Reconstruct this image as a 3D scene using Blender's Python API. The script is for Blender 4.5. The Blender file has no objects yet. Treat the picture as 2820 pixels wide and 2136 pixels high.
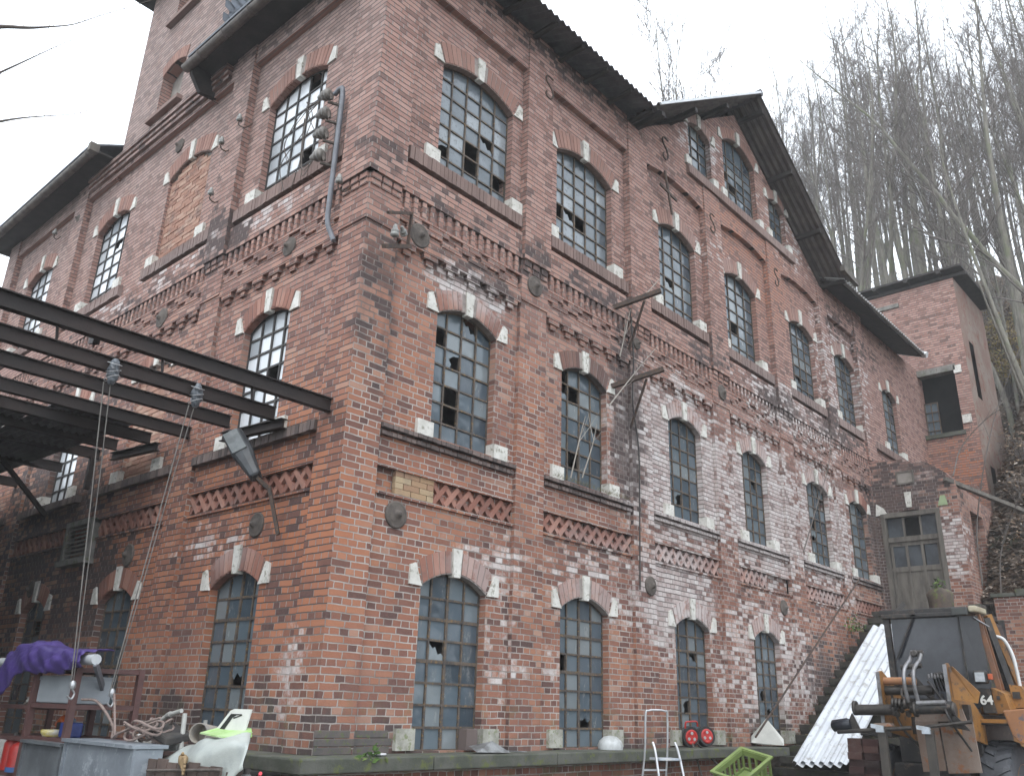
import bpy, math, random
from mathutils import Vector, Matrix
R_ = math.radians
random.seed(7)
SC = bpy.context.scene
COL = SC.collection

# ------------------------------------------------------------------ camera
cam = bpy.data.cameras.new('camera'); cam_o = bpy.data.objects.new('camera', cam); COL.objects.link(cam_o)
CAM = Vector((-5.46286, -7.46456, 1.65))
_r = Vector((0.66558182, -0.74579945, 0.02800052)); _u = Vector((-0.27881546, -0.21367459, 0.93627192)); _f = Vector((0.69228808, 0.63097254, 0.35015834))
m = Matrix((( _r.x, _u.x, -_f.x, CAM.x), (_r.y, _u.y, -_f.y, CAM.y), (_r.z, _u.z, -_f.z, CAM.z), (0, 0, 0, 1)))
cam_o.matrix_world = m
cam.sensor_width = 36; cam.lens = 2361.6 / 2820 * 36; cam.clip_end = 2000; cam.clip_start = .05
SC.camera = cam_o

# ------------------------------------------------------------------ world: overcast sky, one soft sun
W = bpy.data.worlds.new('World'); SC.world = W; W.use_nodes = True
nt = W.node_tree; nt.nodes.clear()
out = nt.nodes.new('ShaderNodeOutputWorld'); bg = nt.nodes.new('ShaderNodeBackground')
sky = nt.nodes.new('ShaderNodeTexSky'); sky.sky_type = 'NISHITA'; sky.sun_disc = False
SUN_EL, SUN_ROT = R_(52), R_(235)
sky.sun_elevation = SUN_EL; sky.sun_rotation = SUN_ROT; sky.dust_density = 4; sky.air_density = 1.2
mx = nt.nodes.new('ShaderNodeMix'); mx.data_type = 'RGBA'; mx.inputs[0].default_value = .93
mx.inputs[7].default_value = (10.2, 10.95, 11.9, 1)
nt.links.new(sky.outputs[0], mx.inputs[6]); nt.links.new(mx.outputs[2], bg.inputs[0]); bg.inputs[1].default_value = .12
nt.links.new(bg.outputs[0], out.inputs[0])
sun = bpy.data.lights.new('sun', 'SUN'); sun.energy = .6; sun.angle = R_(25); sun.color = (1, .98, .96)
sun_o = bpy.data.objects.new('sun', sun); COL.objects.link(sun_o)
_d = Vector((math.sin(SUN_ROT) * math.cos(SUN_EL), math.cos(SUN_ROT) * math.cos(SUN_EL), math.sin(SUN_EL)))
sun_o.rotation_euler = _d.to_track_quat('Z', 'Y').to_euler(); sun_o.location = (-20, -20, 40)
SC.view_settings.view_transform = 'Standard'; SC.view_settings.look = 'None'; SC.view_settings.exposure = 0.96; SC.view_settings.gamma = 1

# ------------------------------------------------------------------ materials
M = {}
class NT:
    def __init__(s, name):
        s.m = bpy.data.materials.new(name); s.m.use_nodes = True; s.t = s.m.node_tree
        s.b = s.t.nodes['Principled BSDF']
    def n(s, typ, **kw):
        nd = s.t.nodes.new('ShaderNode' + typ)
        for k, v in kw.items():
            setattr(nd, k, v)
        return nd
    def l(s, a, b): s.t.links.new(a, b)
    def val(s, x, sock):
        if isinstance(x, (int, float)): sock.default_value = x
        elif isinstance(x, (tuple, list)):
            sock.default_value = tuple(x) + ((1,) if len(sock.default_value) == 4 and len(x) == 3 else ())
        else: s.l(x, sock)
    def math(s, op, a, b=0.0, clamp=False):
        nd = s.n('Math', operation=op); nd.use_clamp = clamp
        s.val(a, nd.inputs[0]); s.val(b, nd.inputs[1]); return nd.outputs[0]
    def vm(s, op, a, b=(0, 0, 0)):
        nd = s.n('VectorMath', operation=op); s.val(a, nd.inputs[0]); s.val(b, nd.inputs[1])
        return nd.outputs['Value'] if op in ('LENGTH', 'DOT_PRODUCT') else nd.outputs[0]
    def mix(s, f, a, b, mode='MIX'):
        nd = s.n('Mix', data_type='RGBA', blend_type=mode); s.val(f, nd.inputs[0]); s.val(a, nd.inputs[6]); s.val(b, nd.inputs[7]); return nd.outputs[2]
    def noise(s, vec, scale, detail=4, rough=.6):
        nd = s.n('TexNoise'); nd.inputs['Scale'].default_value = scale; nd.inputs['Detail'].default_value = detail; nd.inputs['Roughness'].default_value = rough
        if vec is not None: s.l(vec, nd.inputs['Vector'])
        return nd.outputs[0]
    def mr(s, x, a, b, c=0.0, d=1.0, smooth=True):
        nd = s.n('MapRange'); nd.interpolation_type = 'SMOOTHSTEP' if smooth else 'LINEAR'
        s.val(x, nd.inputs[0])
        for i, q in enumerate((a, b, c, d)): nd.inputs[i + 1].default_value = q
        return nd.outputs[0]
    def ramp(s, f, stops):
        nd = s.n('ValToRGB'); cr = nd.color_ramp
        while len(cr.elements) < len(stops): cr.elements.new(.5)
        for e, (p, c) in zip(cr.elements, stops): e.position = p; e.color = tuple(c) + (1,)
        s.l(f, nd.inputs[0]); return nd.outputs[0]
    def bump(s, h, strength=.5, dist=.01):
        nd = s.n('Bump'); nd.inputs['Strength'].default_value = strength; nd.inputs['Distance'].default_value = dist
        s.l(h, nd.inputs['Height']); s.l(nd.outputs[0], s.b.inputs['Normal'])
    def pos(s): return s.n('NewGeometry').outputs['Position']
    def isl(s): return s.n('NewGeometry').outputs['Random Per Island']
    def objc(s): return s.n('TexCoord').outputs['Object']
    def fin(s, col, rough=.8, metal=0.0, spec=.4):
        s.val(col, s.b.inputs['Base Color']); s.val(rough, s.b.inputs['Roughness']); s.val(metal, s.b.inputs['Metallic'])
        s.b.inputs['Specular IOR Level'].default_value = spec
        return s.m

def pm(name, c1, c2=None, scale=6.0, rough=.75, metal=0.0, bump=.2, isl=0.0, c3=None, spec=.4, stretch=None, bscale=None, lo=.35, hi=.65):
    """a worn procedural surface: two or three colours in noise patches"""
    t = NT(name); c2 = c2 or tuple(x * .7 for x in c1); v = t.objc()
    if stretch: v = t.vm('MULTIPLY', v, stretch)
    f = t.noise(v, scale, 6, .65)
    col = t.mix(t.mr(f, lo, hi), c1, c2)
    if c3: col = t.mix(t.mr(t.noise(v, scale * 2.7, 5, .7), .54, .64), col, c3)
    if isl: col = t.mix(1.0, col, t.ramp(t.isl(), [(0, (1 - isl,) * 3), (1, (1 + isl * .4,) * 3)]), 'MULTIPLY')
    if bump: t.bump(t.noise(t.objc(), bscale or scale * 6, 5, .7), bump, .01)
    M[name] = t.fin(col, rough, metal, spec); return M[name]

def blobs(t, p, lst):
    """where stains and painted shade sit on the walls: soft ellipsoids in world space"""
    acc = None
    for (c, r, w) in lst:
        d = t.vm('LENGTH', t.vm('MULTIPLY', t.vm('SUBTRACT', p, c), tuple(1 / x for x in r)))
        q = t.math('MULTIPLY', t.mr(d, 1.0, .25), w)
        acc = q if acc is None else t.math('MAXIMUM', acc, q)
    return acc

WHITE_LIST = [((7.2, 0, 5.6), (3.0, 2, 2.6), 1.0), ((10.3, 0, 5.5), (3.2, 2, 2.6), .95), ((13.2, 0, 5.6), (3.0, 2, 3.0), .8), ((6.9, 0, 3.4), (2.2, 2, 1.5), 1.0),
  ((4.8, 0, 3.4), (2.2, 2, 1.0), .5), ((2.5, 0, 3.3), (1.2, 2, .8), .5), ((2.75, 0, 2.2), (.6, 1.5, 1.5), .42), ((10, 0, 2.6), (3.5, 2, 2.2), .66), ((4.2, 0, 2.2), (1.3, 1, 1.0), .3), ((1.9, 0, 6.95), (1.2, .8, .45), .85), ((12, 0, 7.9), (4.5, 2, 1.0), .7),
  ((8.4, 0, 13), (1.4, 3, 1.2), .8), ((12.2, 0, 12.6), (2.5, 3, 1.4), .5), ((9, 0, 10.5), (3, 3, 1.0), .35), ((15, 0, 9.8), (3.5, 2, 2.4), .55), ((16.4, -1.7, 5.6), (1.2, .5, 1.3), .9), ((16.4, -1, 7.2), (1, 1, 1), .3),
  ((0, .55, 1.95), (.7, .6, .8), .5), ((0, 2.6, 3.5), (1, 1.6, .6), .42), ((0, 6, 8.2), (1, 5, .5), .4), ((0, 2.2, 8.15), (1, 1.5, .3), .5)]
SOOT_SHADE_LIST = [((0.3, 0, 6.1), (.65, .5, 1.7), .78), ((.2, 0, 8.2), (.7, .6, .6), .6), ((1.8, 0, 7.2), (1.7, .6, .35), .7), ((1.8, 0, 8.05), (1.7, .6, .4), .6), ((3.1, 0, 7.8), (.6, .6, .7), .85), ((5.55, 0, 6.2), (.75, .8, 3.0), 1.0),
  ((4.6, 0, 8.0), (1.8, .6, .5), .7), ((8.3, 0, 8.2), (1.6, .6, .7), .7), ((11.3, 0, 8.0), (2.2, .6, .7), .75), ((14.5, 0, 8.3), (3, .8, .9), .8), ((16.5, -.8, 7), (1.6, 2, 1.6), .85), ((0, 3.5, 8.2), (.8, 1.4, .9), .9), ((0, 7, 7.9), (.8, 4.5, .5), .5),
  ((0, 8.2, 4.6), (1.2, 3.6, 4.0), .85), ((0, 13, 3), (1, 4, 5), 1.0), ((0, 6.5, 3.2), (1, 2.6, 2.2), .8), ((13.2, 0, 2.3), (3.4, .7, 1.5), .85), ((9.8, 0, 1.4), (1.6, .6, .6), .8), ((0, 2.5, 1.3), (1, 6, .8), .7), ((16.4, -.5, 5.6), (1.2, 1.3, 3.0), 1.35), ((16.4, -.5, 3.0), (2, 2, 1.6), .6), ((1.2, 0, 1.25), (2.2, .6, .36), .8), ((5.5, 0, 1.2), (6, .6, .3), .7), ((3.5, -.4, 11.9), (4, 1.2, .5), .75), ((0, 5, 11.6), (1, 8, .35), .5), ((15.8, 0, 11.2), (3.5, 2, 1.0), .6)]  # left wall entries include painted shade under the canopy

def brick(name, light_mortar=True, zfade=True):
    t = NT(name); g = t.n('NewGeometry'); P = g.outputs['Position']
    sp = t.n('SeparateXYZ'); t.l(P, sp.inputs[0]); sn = t.n('SeparateXYZ'); t.l(g.outputs['True Normal'], sn.inputs[0])
    side = t.math('GREATER_THAN', t.math('ABSOLUTE', sn.outputs[0]), .6)
    u = t.math('ADD', t.math('MULTIPLY', sp.outputs[0], t.math('SUBTRACT', 1.0, side)), t.math('MULTIPLY', sp.outputs[1], side))
    wob = t.math('MULTIPLY', t.math('SUBTRACT', t.noise(P, 5, 3, .6), .5), .022)
    cv = t.n('CombineXYZ'); t.l(t.math('ADD', u, t.math('MULTIPLY', t.math('SUBTRACT', t.noise(P, 9, 2), .5), .03)), cv.inputs[0]); t.l(t.math('ADD', sp.outputs[2], wob), cv.inputs[1])
    b = t.n('TexBrick'); t.l(cv.outputs[0], b.inputs['Vector'])
    b.offset = .5; b.offset_frequency = 2; b.squash = .5; b.squash_frequency = 2
    for k, v in (('Scale', 1), ('Mortar Size', .0078), ('Mortar Smooth', .25), ('Bias', 0), ('Brick Width', .252), ('Row Height', .077)): b.inputs[k].default_value = v
    b.inputs['Color1'].default_value = (0, 0, 0, 1); b.inputs['Color2'].default_value = (1, 1, 1, 1); b.inputs['Mortar'].default_value = (.5, .5, .5, 1)
    tint = b.outputs['Color']; mort = b.outputs['Fac']
    lside = t.math('MULTIPLY', side, t.math('LESS_THAN', sp.outputs[0], 1.0))
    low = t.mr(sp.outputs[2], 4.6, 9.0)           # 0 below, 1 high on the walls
    base = t.ramp(tint, [(0, (.078, .048, .044)), (.10, (.125, .062, .050)), (.28, (.205, .086, .056)), (.58, (.27, .110, .067)), (.82, (.345, .150, .080)), (1, (.36, .22, .16))])
    big = t.noise(P, .55, 4, .6); mid = t.noise(P, 2.6, 6, .7); fine = t.noise(P, 22, 5, .7)
    base = t.mix(t.math('MULTIPLY', t.mr(big, .42, .62), .5), base, (.21, .088, .064))
    base = t.mix(t.math('MULTIPLY', t.mr(mid, .5, .72), .5), base, (.13, .065, .056))
    base = t.mix(t.mr(fine, .35, .8, 0, .22), base, (.24, .13, .10))
    base = t.mix(t.math('MULTIPLY', low, t.mr(t.math('ADD', t.math('MULTIPLY', mid, .6), t.math('MULTIPLY', tint, .4)), .22, .66, .2, .74)), base, (.385, .24, .205))   # mist and glare over the upper walls, painted in as a mauve tone
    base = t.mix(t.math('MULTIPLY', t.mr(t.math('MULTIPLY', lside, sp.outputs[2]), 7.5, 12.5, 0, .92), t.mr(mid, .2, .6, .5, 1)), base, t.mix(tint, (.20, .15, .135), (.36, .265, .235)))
    # fresh orange brick low on the left wall
    orange = blobs(t, P, [((0, 1.6, 3.4), (1, 3.2, 2.6), 1.0), ((1.2, 0, 4.2), (1.5, 1, 1.6), .45), ((3.1, 0, 5.6), (.6, 1, 1.8), .4), ((0, 4.6, 3.0), (1, 2, 2), .8), ((21.9, -.8, 8.7), (1.2, 1.4, 1.8), .9), ((10.6, 0, 11.2), (3.4, 2, 2.6), .55), ((8.9, 0, 2.4), (.8, 1.2, 1.2), .8), ((13.6, 0, 3.8), (1.6, 1, 1.2), .5), ((1, 0, 6), (1.2, 1, 1.6), .4), ((1, 0, 2.6), (.8, 1, 1.3), .35)])
    base = t.mix(t.math('MULTIPLY', orange, t.mr(t.math('ADD', t.math('MULTIPLY', mid, .6), t.math('MULTIPLY', tint, .45)), .3, .75)), base, (.38, .130, .052))
    hs = t.n('HueSaturation'); hs.inputs['Saturation'].default_value = .92; hs.inputs['Value'].default_value = 1.04; t.l(base, hs.inputs['Color']); base = hs.outputs[0]
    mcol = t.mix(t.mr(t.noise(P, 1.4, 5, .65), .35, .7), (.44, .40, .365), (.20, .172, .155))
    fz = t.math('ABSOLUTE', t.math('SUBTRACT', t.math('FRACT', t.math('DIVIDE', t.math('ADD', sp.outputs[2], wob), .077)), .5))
    bed = t.math('GREATER_THAN', fz, .42)                                   # eroded bed joints; their shadow is painted into the mortar colour
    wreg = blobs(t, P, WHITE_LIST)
    ero_shade = t.math('MAXIMUM', t.math('MULTIPLY', low, .95), t.math('MAXIMUM', t.math('MULTIPLY', lside, t.mr(sp.outputs[2], 1.7, 2.9, 0, .95)), t.math('MULTIPLY', t.math('MULTIPLY', wreg, t.mr(sp.outputs[2], 2.6, 3.6)), .85)))
    mcol = t.mix(t.math('MULTIPLY', ero_shade, bed), mcol, (.05, .042, .042))
    mcol = t.mix(t.math('MULTIPLY', ero_shade, t.math('MULTIPLY', t.math('SUBTRACT', 1.0, bed), .6)), mcol, (.22, .165, .15))
    # efflorescence
    wn = t.math('ADD', t.math('ADD', t.math('MULTIPLY', t.noise(P, 2.6, 8, .75), .5), t.math('MULTIPLY', t.noise(P, 14, 5, .7), .3)), t.math('MULTIPLY', tint, .2))
    wm = t.mr(t.math('ADD', wn, t.math('MULTIPLY', wreg, .32)), .62, .76)
    wm = t.math('MULTIPLY', wm, t.mr(wreg, .02, .3))
    wm = t.math('MULTIPLY', wm, t.math('ADD', .55, t.math('MULTIPLY', tint, .55)))
    col = t.mix(t.math('MULTIPLY', wm, .84), base, t.mix(t.mr(t.noise(P, 6, 4), .35, .65), (.47, .42, .405), (.60, .575, .56)))
    # mortar (washed over by the white bloom as well, dark where the shadow of eroded joints is painted in)
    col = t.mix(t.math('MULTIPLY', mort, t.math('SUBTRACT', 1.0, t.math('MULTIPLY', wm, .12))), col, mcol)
    # soot and damp, plus canopy shade painted on the lower left wall
    sreg = blobs(t, P, SOOT_SHADE_LIST)
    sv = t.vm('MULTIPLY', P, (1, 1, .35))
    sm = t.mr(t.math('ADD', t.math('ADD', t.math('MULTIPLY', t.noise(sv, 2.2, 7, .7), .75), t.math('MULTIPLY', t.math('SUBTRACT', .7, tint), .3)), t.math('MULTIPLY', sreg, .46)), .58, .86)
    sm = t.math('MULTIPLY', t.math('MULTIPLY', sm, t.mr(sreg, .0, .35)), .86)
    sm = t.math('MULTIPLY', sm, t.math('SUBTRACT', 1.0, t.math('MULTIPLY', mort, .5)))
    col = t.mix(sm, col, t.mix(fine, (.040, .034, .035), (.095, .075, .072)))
    # green film near the ledge
    gm = t.math('MULTIPLY', t.mr(sp.outputs[2], 2.0, 1.2), t.mr(t.noise(P, 3.3, 6, .7), .52, .68))
    col = t.mix(t.math('MULTIPLY', gm, .6), col, (.13, .135, .06))
    h = t.math('ADD', t.math('MULTIPLY', t.math('SUBTRACT', 1.0, mort), 1.0), t.math('MULTIPLY', t.noise(P, 40, 4, .7), .5))
    t.bump(h, .95, .012)
    return t.fin(col, .9, 0, .25)

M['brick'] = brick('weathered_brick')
def piece(name, a, b, c, mist_mix=.5):
    t = NT(name); P = t.pos(); col = t.ramp(t.isl(), [(0, a), (.5, b), (1, c)])
    col = t.mix(t.mr(t.noise(P, 3, 6, .7), .48, .72, 0, .6), col, (.12, .10, .095))
    sreg = blobs(t, P, [((5.0, 0, 7.0), (2.5, .8, 1.6), .6), ((12, 0, 8), (4, .8, .8), .5), ((0, 5, 8), (.8, 3, .8), .4)])
    wreg = t.math('MULTIPLY', blobs(t, P, WHITE_LIST), t.mr(t.noise(P, 5, 6, .75), .32, .54))
    col = t.mix(t.math('MULTIPLY', wreg, .85), col, (.50, .455, .44))
    sz = t.n('SeparateXYZ'); t.l(P, sz.inputs[0]); col = t.mix(t.mr(sz.outputs[2], 5.5, 9.5, 0, mist_mix), col, (.30, .195, .165))  # higher pieces take the wall's painted mist tone
    col = t.mix(sreg, col, (.06, .05, .05)); t.bump(t.noise(P, 45, 4, .7), .5, .01)
    return t.fin(col, .9, 0, .25)
M['brick_piece'] = piece('arch_brick', (.185, .088, .068), (.26, .118, .086), (.35, .185, .14))
M['brick_lining'] = piece('arch_lining_brick', (.17, .145, .13), (.21, .185, .165), (.26, .225, .20))
M['brick_dark'] = piece('sill_brick', (.075, .062, .058), (.125, .098, .09), (.18, .14, .125))
M['brick_infill'] = piece('infill_brick', (.27, .145, .105), (.35, .20, .145), (.41, .275, .21), 0)
M['brick_yellow'] = piece('yellow_brick', (.28, .165, .11), (.35, .235, .14), (.40, .31, .2))
M['mortar'] = pm('old_lime_mortar', (.34, .30, .27), (.22, .19, .175), 5, .95, bump=.3)
M['stone'] = pm('pale_limestone', (.64, .625, .58), (.50, .485, .44), 5, .85, bump=.3, c3=(.30, .29, .24))
M['stone_dull'] = pm('damp_limestone', (.40, .39, .34), (.25, .245, .205), 6, .9, bump=.4, c3=(.20, .22, .12))
M['stone_green'] = pm('green_limestone', (.30, .38, .22), (.24, .28, .17), 6, .85, bump=.3)
M['ledge'] = pm('mossy_ledge_stone', (.105, .105, .09), (.06, .065, .05), 3, .9, bump=.6, c3=(.10, .115, .04))
M['frame'] = pm('rusty_steel_frame', (.11, .085, .065), (.055, .048, .045), 9, .75, bump=.3, c3=(.20, .125, .05))
M['frame_dark'] = pm('dark_steel_frame', (.028, .027, .028), (.05, .045, .04), 9, .7, bump=.2)
def glass():
    t = NT('dirty_window_glass'); P = t.pos()
    r = t.isl(); dirt = t.noise(t.vm('MULTIPLY', P, (1, 1, .45)), 7, 6, .75)
    col = t.ramp(r, [(0, (.042, .058, .072)), (.45, (.078, .104, .126)), (.8, (.12, .152, .172)), (1, (.19, .215, .222))])
    col = t.mix(t.mr(dirt, .5, .75, 0, .6), col, (.20, .205, .195))
    t.bump(t.noise(P, 2.2, 2, .5), .09, .25)
    rg = t.mr(dirt, .35, .7, .08, .3)
    return t.fin(col, rg, 0, .5)
M['glass'] = glass()
def glass_pale():  # bright sky seen through the panes, painted into their colour
    t = NT('painted_sky_glass'); P = t.pos(); r = t.isl(); dirt = t.noise(t.vm('MULTIPLY', P, (1, 1, .45)), 5, 6, .75)
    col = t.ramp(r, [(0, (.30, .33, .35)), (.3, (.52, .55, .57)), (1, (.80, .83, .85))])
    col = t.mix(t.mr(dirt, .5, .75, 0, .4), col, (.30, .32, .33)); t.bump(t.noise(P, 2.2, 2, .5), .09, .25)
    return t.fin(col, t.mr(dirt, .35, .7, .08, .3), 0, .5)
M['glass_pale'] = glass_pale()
def glass_mid():  # paler panes: sky reflection put into their base colour
    t = NT('painted_reflection_glass'); P = t.pos(); dirt = t.noise(t.vm('MULTIPLY', P, (1, 1, .45)), 7, 6, .75); col = t.ramp(t.isl(), [(0, (.07, .09, .105)), (.45, (.13, .155, .175)), (.8, (.19, .22, .24)), (1, (.27, .295, .31))])
    col = t.mix(t.mr(t.noise(P, 11, 6, .8), .52, .6, 0, .5), col, (.07, .075, .08)); t.bump(t.noise(P, 2.2, 2, .5), .09, .25); return t.fin(col, t.mr(dirt, .35, .7, .06, .25), 0, .5)
M['glass_mid'] = glass_mid()
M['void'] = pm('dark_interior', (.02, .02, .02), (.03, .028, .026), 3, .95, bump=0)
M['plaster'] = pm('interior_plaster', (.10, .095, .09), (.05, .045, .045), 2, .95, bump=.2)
M['roof_sheet'] = pm('weathered_corrugated_sheet', (.13, .128, .134), (.085, .083, .088), 3, .85, bump=.3, stretch=(1, 1, .4))
M['roof_under'] = pm('brown_corrugated_underside', (.135, .12, .11), (.08, .07, .066), 3, .85, bump=.3)
M['timber_dark'] = pm('dark_weathered_timber', (.040, .034, .031), (.024, .021, .02), 5, .85, bump=.4)
M['timber_grey'] = pm('grey_weathered_timber', (.15, .135, .115), (.085, .076, .066), 6, .85, bump=.4, stretch=(1, 1, .2))
M['zinc'] = pm('old_zinc_gutter', (.15, .128, .112), (.085, .074, .068), 5, .6, .3, bump=.2)
M['slate'] = pm('hanging_slate', (.11, .125, .15), (.075, .085, .10), 8, .6, bump=.2, isl=.35)
M['iron'] = pm('rusty_iron', (.085, .058, .045), (.045, .038, .035), 12, .85, bump=.4, c3=(.15, .075, .035))
M['iron_grey'] = pm('grey_cast_iron', (.125, .105, .09), (.08, .068, .06), 12, .85, bump=.5)
M['beam'] = pm('rust_brown_steel_beam', (.036, .025, .022), (.020, .016, .015), 4, .7, .2, bump=.3, stretch=(.3, 1, 1))
M['porcelain'] = pm('grey_porcelain', (.30, .30, .28), (.18, .18, .17), 12, .35, bump=.05)
M['conduit'] = pm('blue_grey_pipe', (.17, .18, .20), (.12, .125, .14), 6, .5, bump=.05)
M['concrete'] = pm('old_concrete', (.21, .20, .185), (.13, .125, .112), 4, .9, bump=.4, c3=(.10, .11, .06))
M['render_grey'] = pm('grey_render', (.27, .245, .22), (.19, .17, .15), 2.5, .9, bump=.3)

# ------------------------------------------------------------------ mesh builder
def worg(o):
    v = Vector((0, 0, 0))
    while o is not None: v += o.location; o = o.parent
    return v
class MB:
    def __init__(s, T=None, flip=False): s.v = []; s.f = []; s.T = T; s.flip = flip; s.sm = set()
    def add(s, vs, fs, smooth=False):
        o = len(s.v); s.v += [tuple(s.T(*p)) if s.T else tuple(p) for p in vs]
        for f in fs:
            f = [o + i for i in f]
            if s.flip: f = f[::-1]
            if smooth: s.sm.add(len(s.f))
            s.f.append(f)
        return s
    def quad(s, a, b, c, d): return s.add([a, b, c, d], [(0, 1, 2, 3)])
    def poly(s, pts): return s.add(pts, [tuple(range(len(pts)))])
    def box(s, x0, x1, y0, y1, z0, z1):
        if x0 > x1: x0, x1 = x1, x0
        if y0 > y1: y0, y1 = y1, y0
        if z0 > z1: z0, z1 = z1, z0
        return s.add([(x0, y0, z0), (x1, y0, z0), (x1, y1, z0), (x0, y1, z0), (x0, y0, z1), (x1, y0, z1), (x1, y1, z1), (x0, y1, z1)],
              [(0, 3, 2, 1), (4, 5, 6, 7), (0, 1, 5, 4), (1, 2, 6, 5), (2, 3, 7, 6), (3, 0, 4, 7)])
    def obox(s, c, ax, ay, az):
        c, ax, ay, az = Vector(c), Vector(ax), Vector(ay), Vector(az)
        p = [c + ax * i + ay * j + az * k for k in (-1, 1) for (i, j) in ((-1, -1), (1, -1), (1, 1), (-1, 1))]
        fs = [(0, 3, 2, 1), (4, 5, 6, 7), (0, 1, 5, 4), (1, 2, 6, 5), (2, 3, 7, 6), (3, 0, 4, 7)]
        if ax.cross(ay).dot(az) < 0: fs = [f[::-1] for f in fs]
        return s.add(p, fs)
    def bar(s, a, b, w, h=None, up=(0, 0, 1)):
        a, b = Vector(a), Vector(b); h = h or w; d = (b - a); L = d.length; d.normalize(); up = Vector(up)
        if abs(d.dot(up)) > .97: up = Vector((1, 0, 0)) if abs(d.x) < .9 else Vector((0, 1, 0))
        x = d.cross(up).normalized(); y = x.cross(d)
        return s.obox((a + b) / 2, x * w / 2, d * L / 2, y * h / 2)
    def tube(s, pts, rad, n=8, cap=True):
        pts = [Vector(p) for p in pts]; k = len(pts); rad = rad if isinstance(rad, (list, tuple)) else [rad] * k
        vs = []; prev = None
        for i, p in enumerate(pts):
            d = (pts[min(i + 1, k - 1)] - pts[max(i - 1, 0)])
            if d.length < 1e-9: d = Vector((0, 0, 1))
            d.normalize()
            if prev is None: x = d.orthogonal().normalized()
            else:
                x = prev - d * prev.dot(d); x = x.normalized() if x.length > 1e-6 else d.orthogonal().normalized()
            prev = x; y = d.cross(x)
            for j in range(n):
                a = 2 * math.pi * j / n; vs.append(p + (x * math.cos(a) + y * math.sin(a)) * rad[i])
        fs = [(i * n + j, i * n + (j + 1) % n, (i + 1) * n + (j + 1) % n, (i + 1) * n + j) for i in range(k - 1) for j in range(n)]
        s.add(vs, fs, n > 4)
        if cap:
            s.add(vs[:n], [tuple(range(n))[::-1]]); s.add(vs[-n:], [tuple(range(n))])
        return s
    def lathe(s, c, axis, prof, n=20):
        """prof: (distance along axis, radius)"""
        c, d = Vector(c), Vector(axis).normalized(); x = d.orthogonal().normalized(); y = d.cross(x); vs = []
        for (h, r) in prof:
            for j in range(n):
                a = 2 * math.pi * j / n; vs.append(c + d * h + (x * math.cos(a) + y * math.sin(a)) * max(r, 1e-4))
        fs = [(i * n + j, i * n + (j + 1) % n, (i + 1) * n + (j + 1) % n, (i + 1) * n + j) for i in range(len(prof) - 1) for j in range(n)]
        s.add(vs, fs, True)
        s.add(vs[:n], [tuple(range(n))[::-1]]); s.add(vs[-n:], [tuple(range(n))]); return s
    def prism(s, poly, off):
        """polygon (3-D points) extruded by vector off"""
        off = Vector(off); a = [Vector(p) for p in poly]; b = [p + off for p in a]; n = len(a)
        nrm = sum((((a[i] - a[0]).cross(a[(i + 1) % n] - a[0])) for i in range(1, n - 1)), Vector())
        fs = [tuple(range(n))[::-1], tuple(range(n, 2 * n))] + [(i, (i + 1) % n, n + (i + 1) % n, n + i) for i in range(n)]
        if nrm.dot(off) < 0: fs = [f[::-1] for f in fs]
        return s.add(a + b, fs)
    def build(s, name, mat, parent=None, bevel=0):
        me = bpy.data.meshes.new(name); o = bpy.data.objects.new(name, me); COL.objects.link(o)
        if parent is not None:
            o.parent = parent; w = worg(parent)
            vs = [(p[0] - w.x, p[1] - w.y, p[2] - w.z) for p in s.v]
        else: vs = s.v
        me.from_pydata(vs, [], s.f)
        for i in s.sm: me.polygons[i].use_smooth = True
        me.materials.append(M[mat] if isinstance(mat, str) else mat); me.update()
        if bevel:
            md = o.modifiers.new('bevel', 'BEVEL'); md.width = bevel; md.segments = 2; md.limit_method = 'ANGLE'
        return o
def tag(o, label, cat, group=None):
    o['label'] = label; o['category'] = cat
    if group: o['group'] = group
    return o
def thing(name, label, cat, loc=(0, 0, 0), group=None):
    o = bpy.data.objects.new(name, None); o.location = loc; o.empty_display_size = .2; COL.objects.link(o)
    return tag(o, label, cat, group)
def struct(o, kind='structure'): o['kind'] = kind; return o
def curve(pts, k=6):
    """smooth polyline through points (Catmull-Rom)"""
    P = [Vector(p) for p in pts]; P = [P[0] * 2 - P[1]] + P + [P[-1] * 2 - P[-2]]; o = []
    for i in range(1, len(P) - 2):
        for j in range(k):
            t = j / k; a, b, c, d = P[i - 1:i + 3]
            o.append(.5 * ((2 * b) + (c - a) * t + (2 * a - 5 * b + 4 * c - d) * t * t + (3 * b - a - 3 * c + d) * t ** 3))
    o.append(P[-2]); return o
def text(name, body, mat, parent, loc, rot, size, extrude=.002, off=0.0):
    cu = bpy.data.curves.new(name, 'FONT'); cu.body = body; cu.size = size; cu.extrude = extrude; cu.offset = off; cu.align_x = 'CENTER'; cu.align_y = 'CENTER'
    o = bpy.data.objects.new(name, cu); COL.objects.link(o); cu.materials.append(M[mat])
    bpy.context.view_layer.update(); me = bpy.data.meshes.new_from_object(o.evaluated_get(bpy.context.evaluated_depsgraph_get())); bpy.data.objects.remove(o)
    o = bpy.data.objects.new(name, me); COL.objects.link(o); o.parent = parent
    o.location = Vector(loc) - worg(parent); o.rotation_euler = rot; return o

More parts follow.
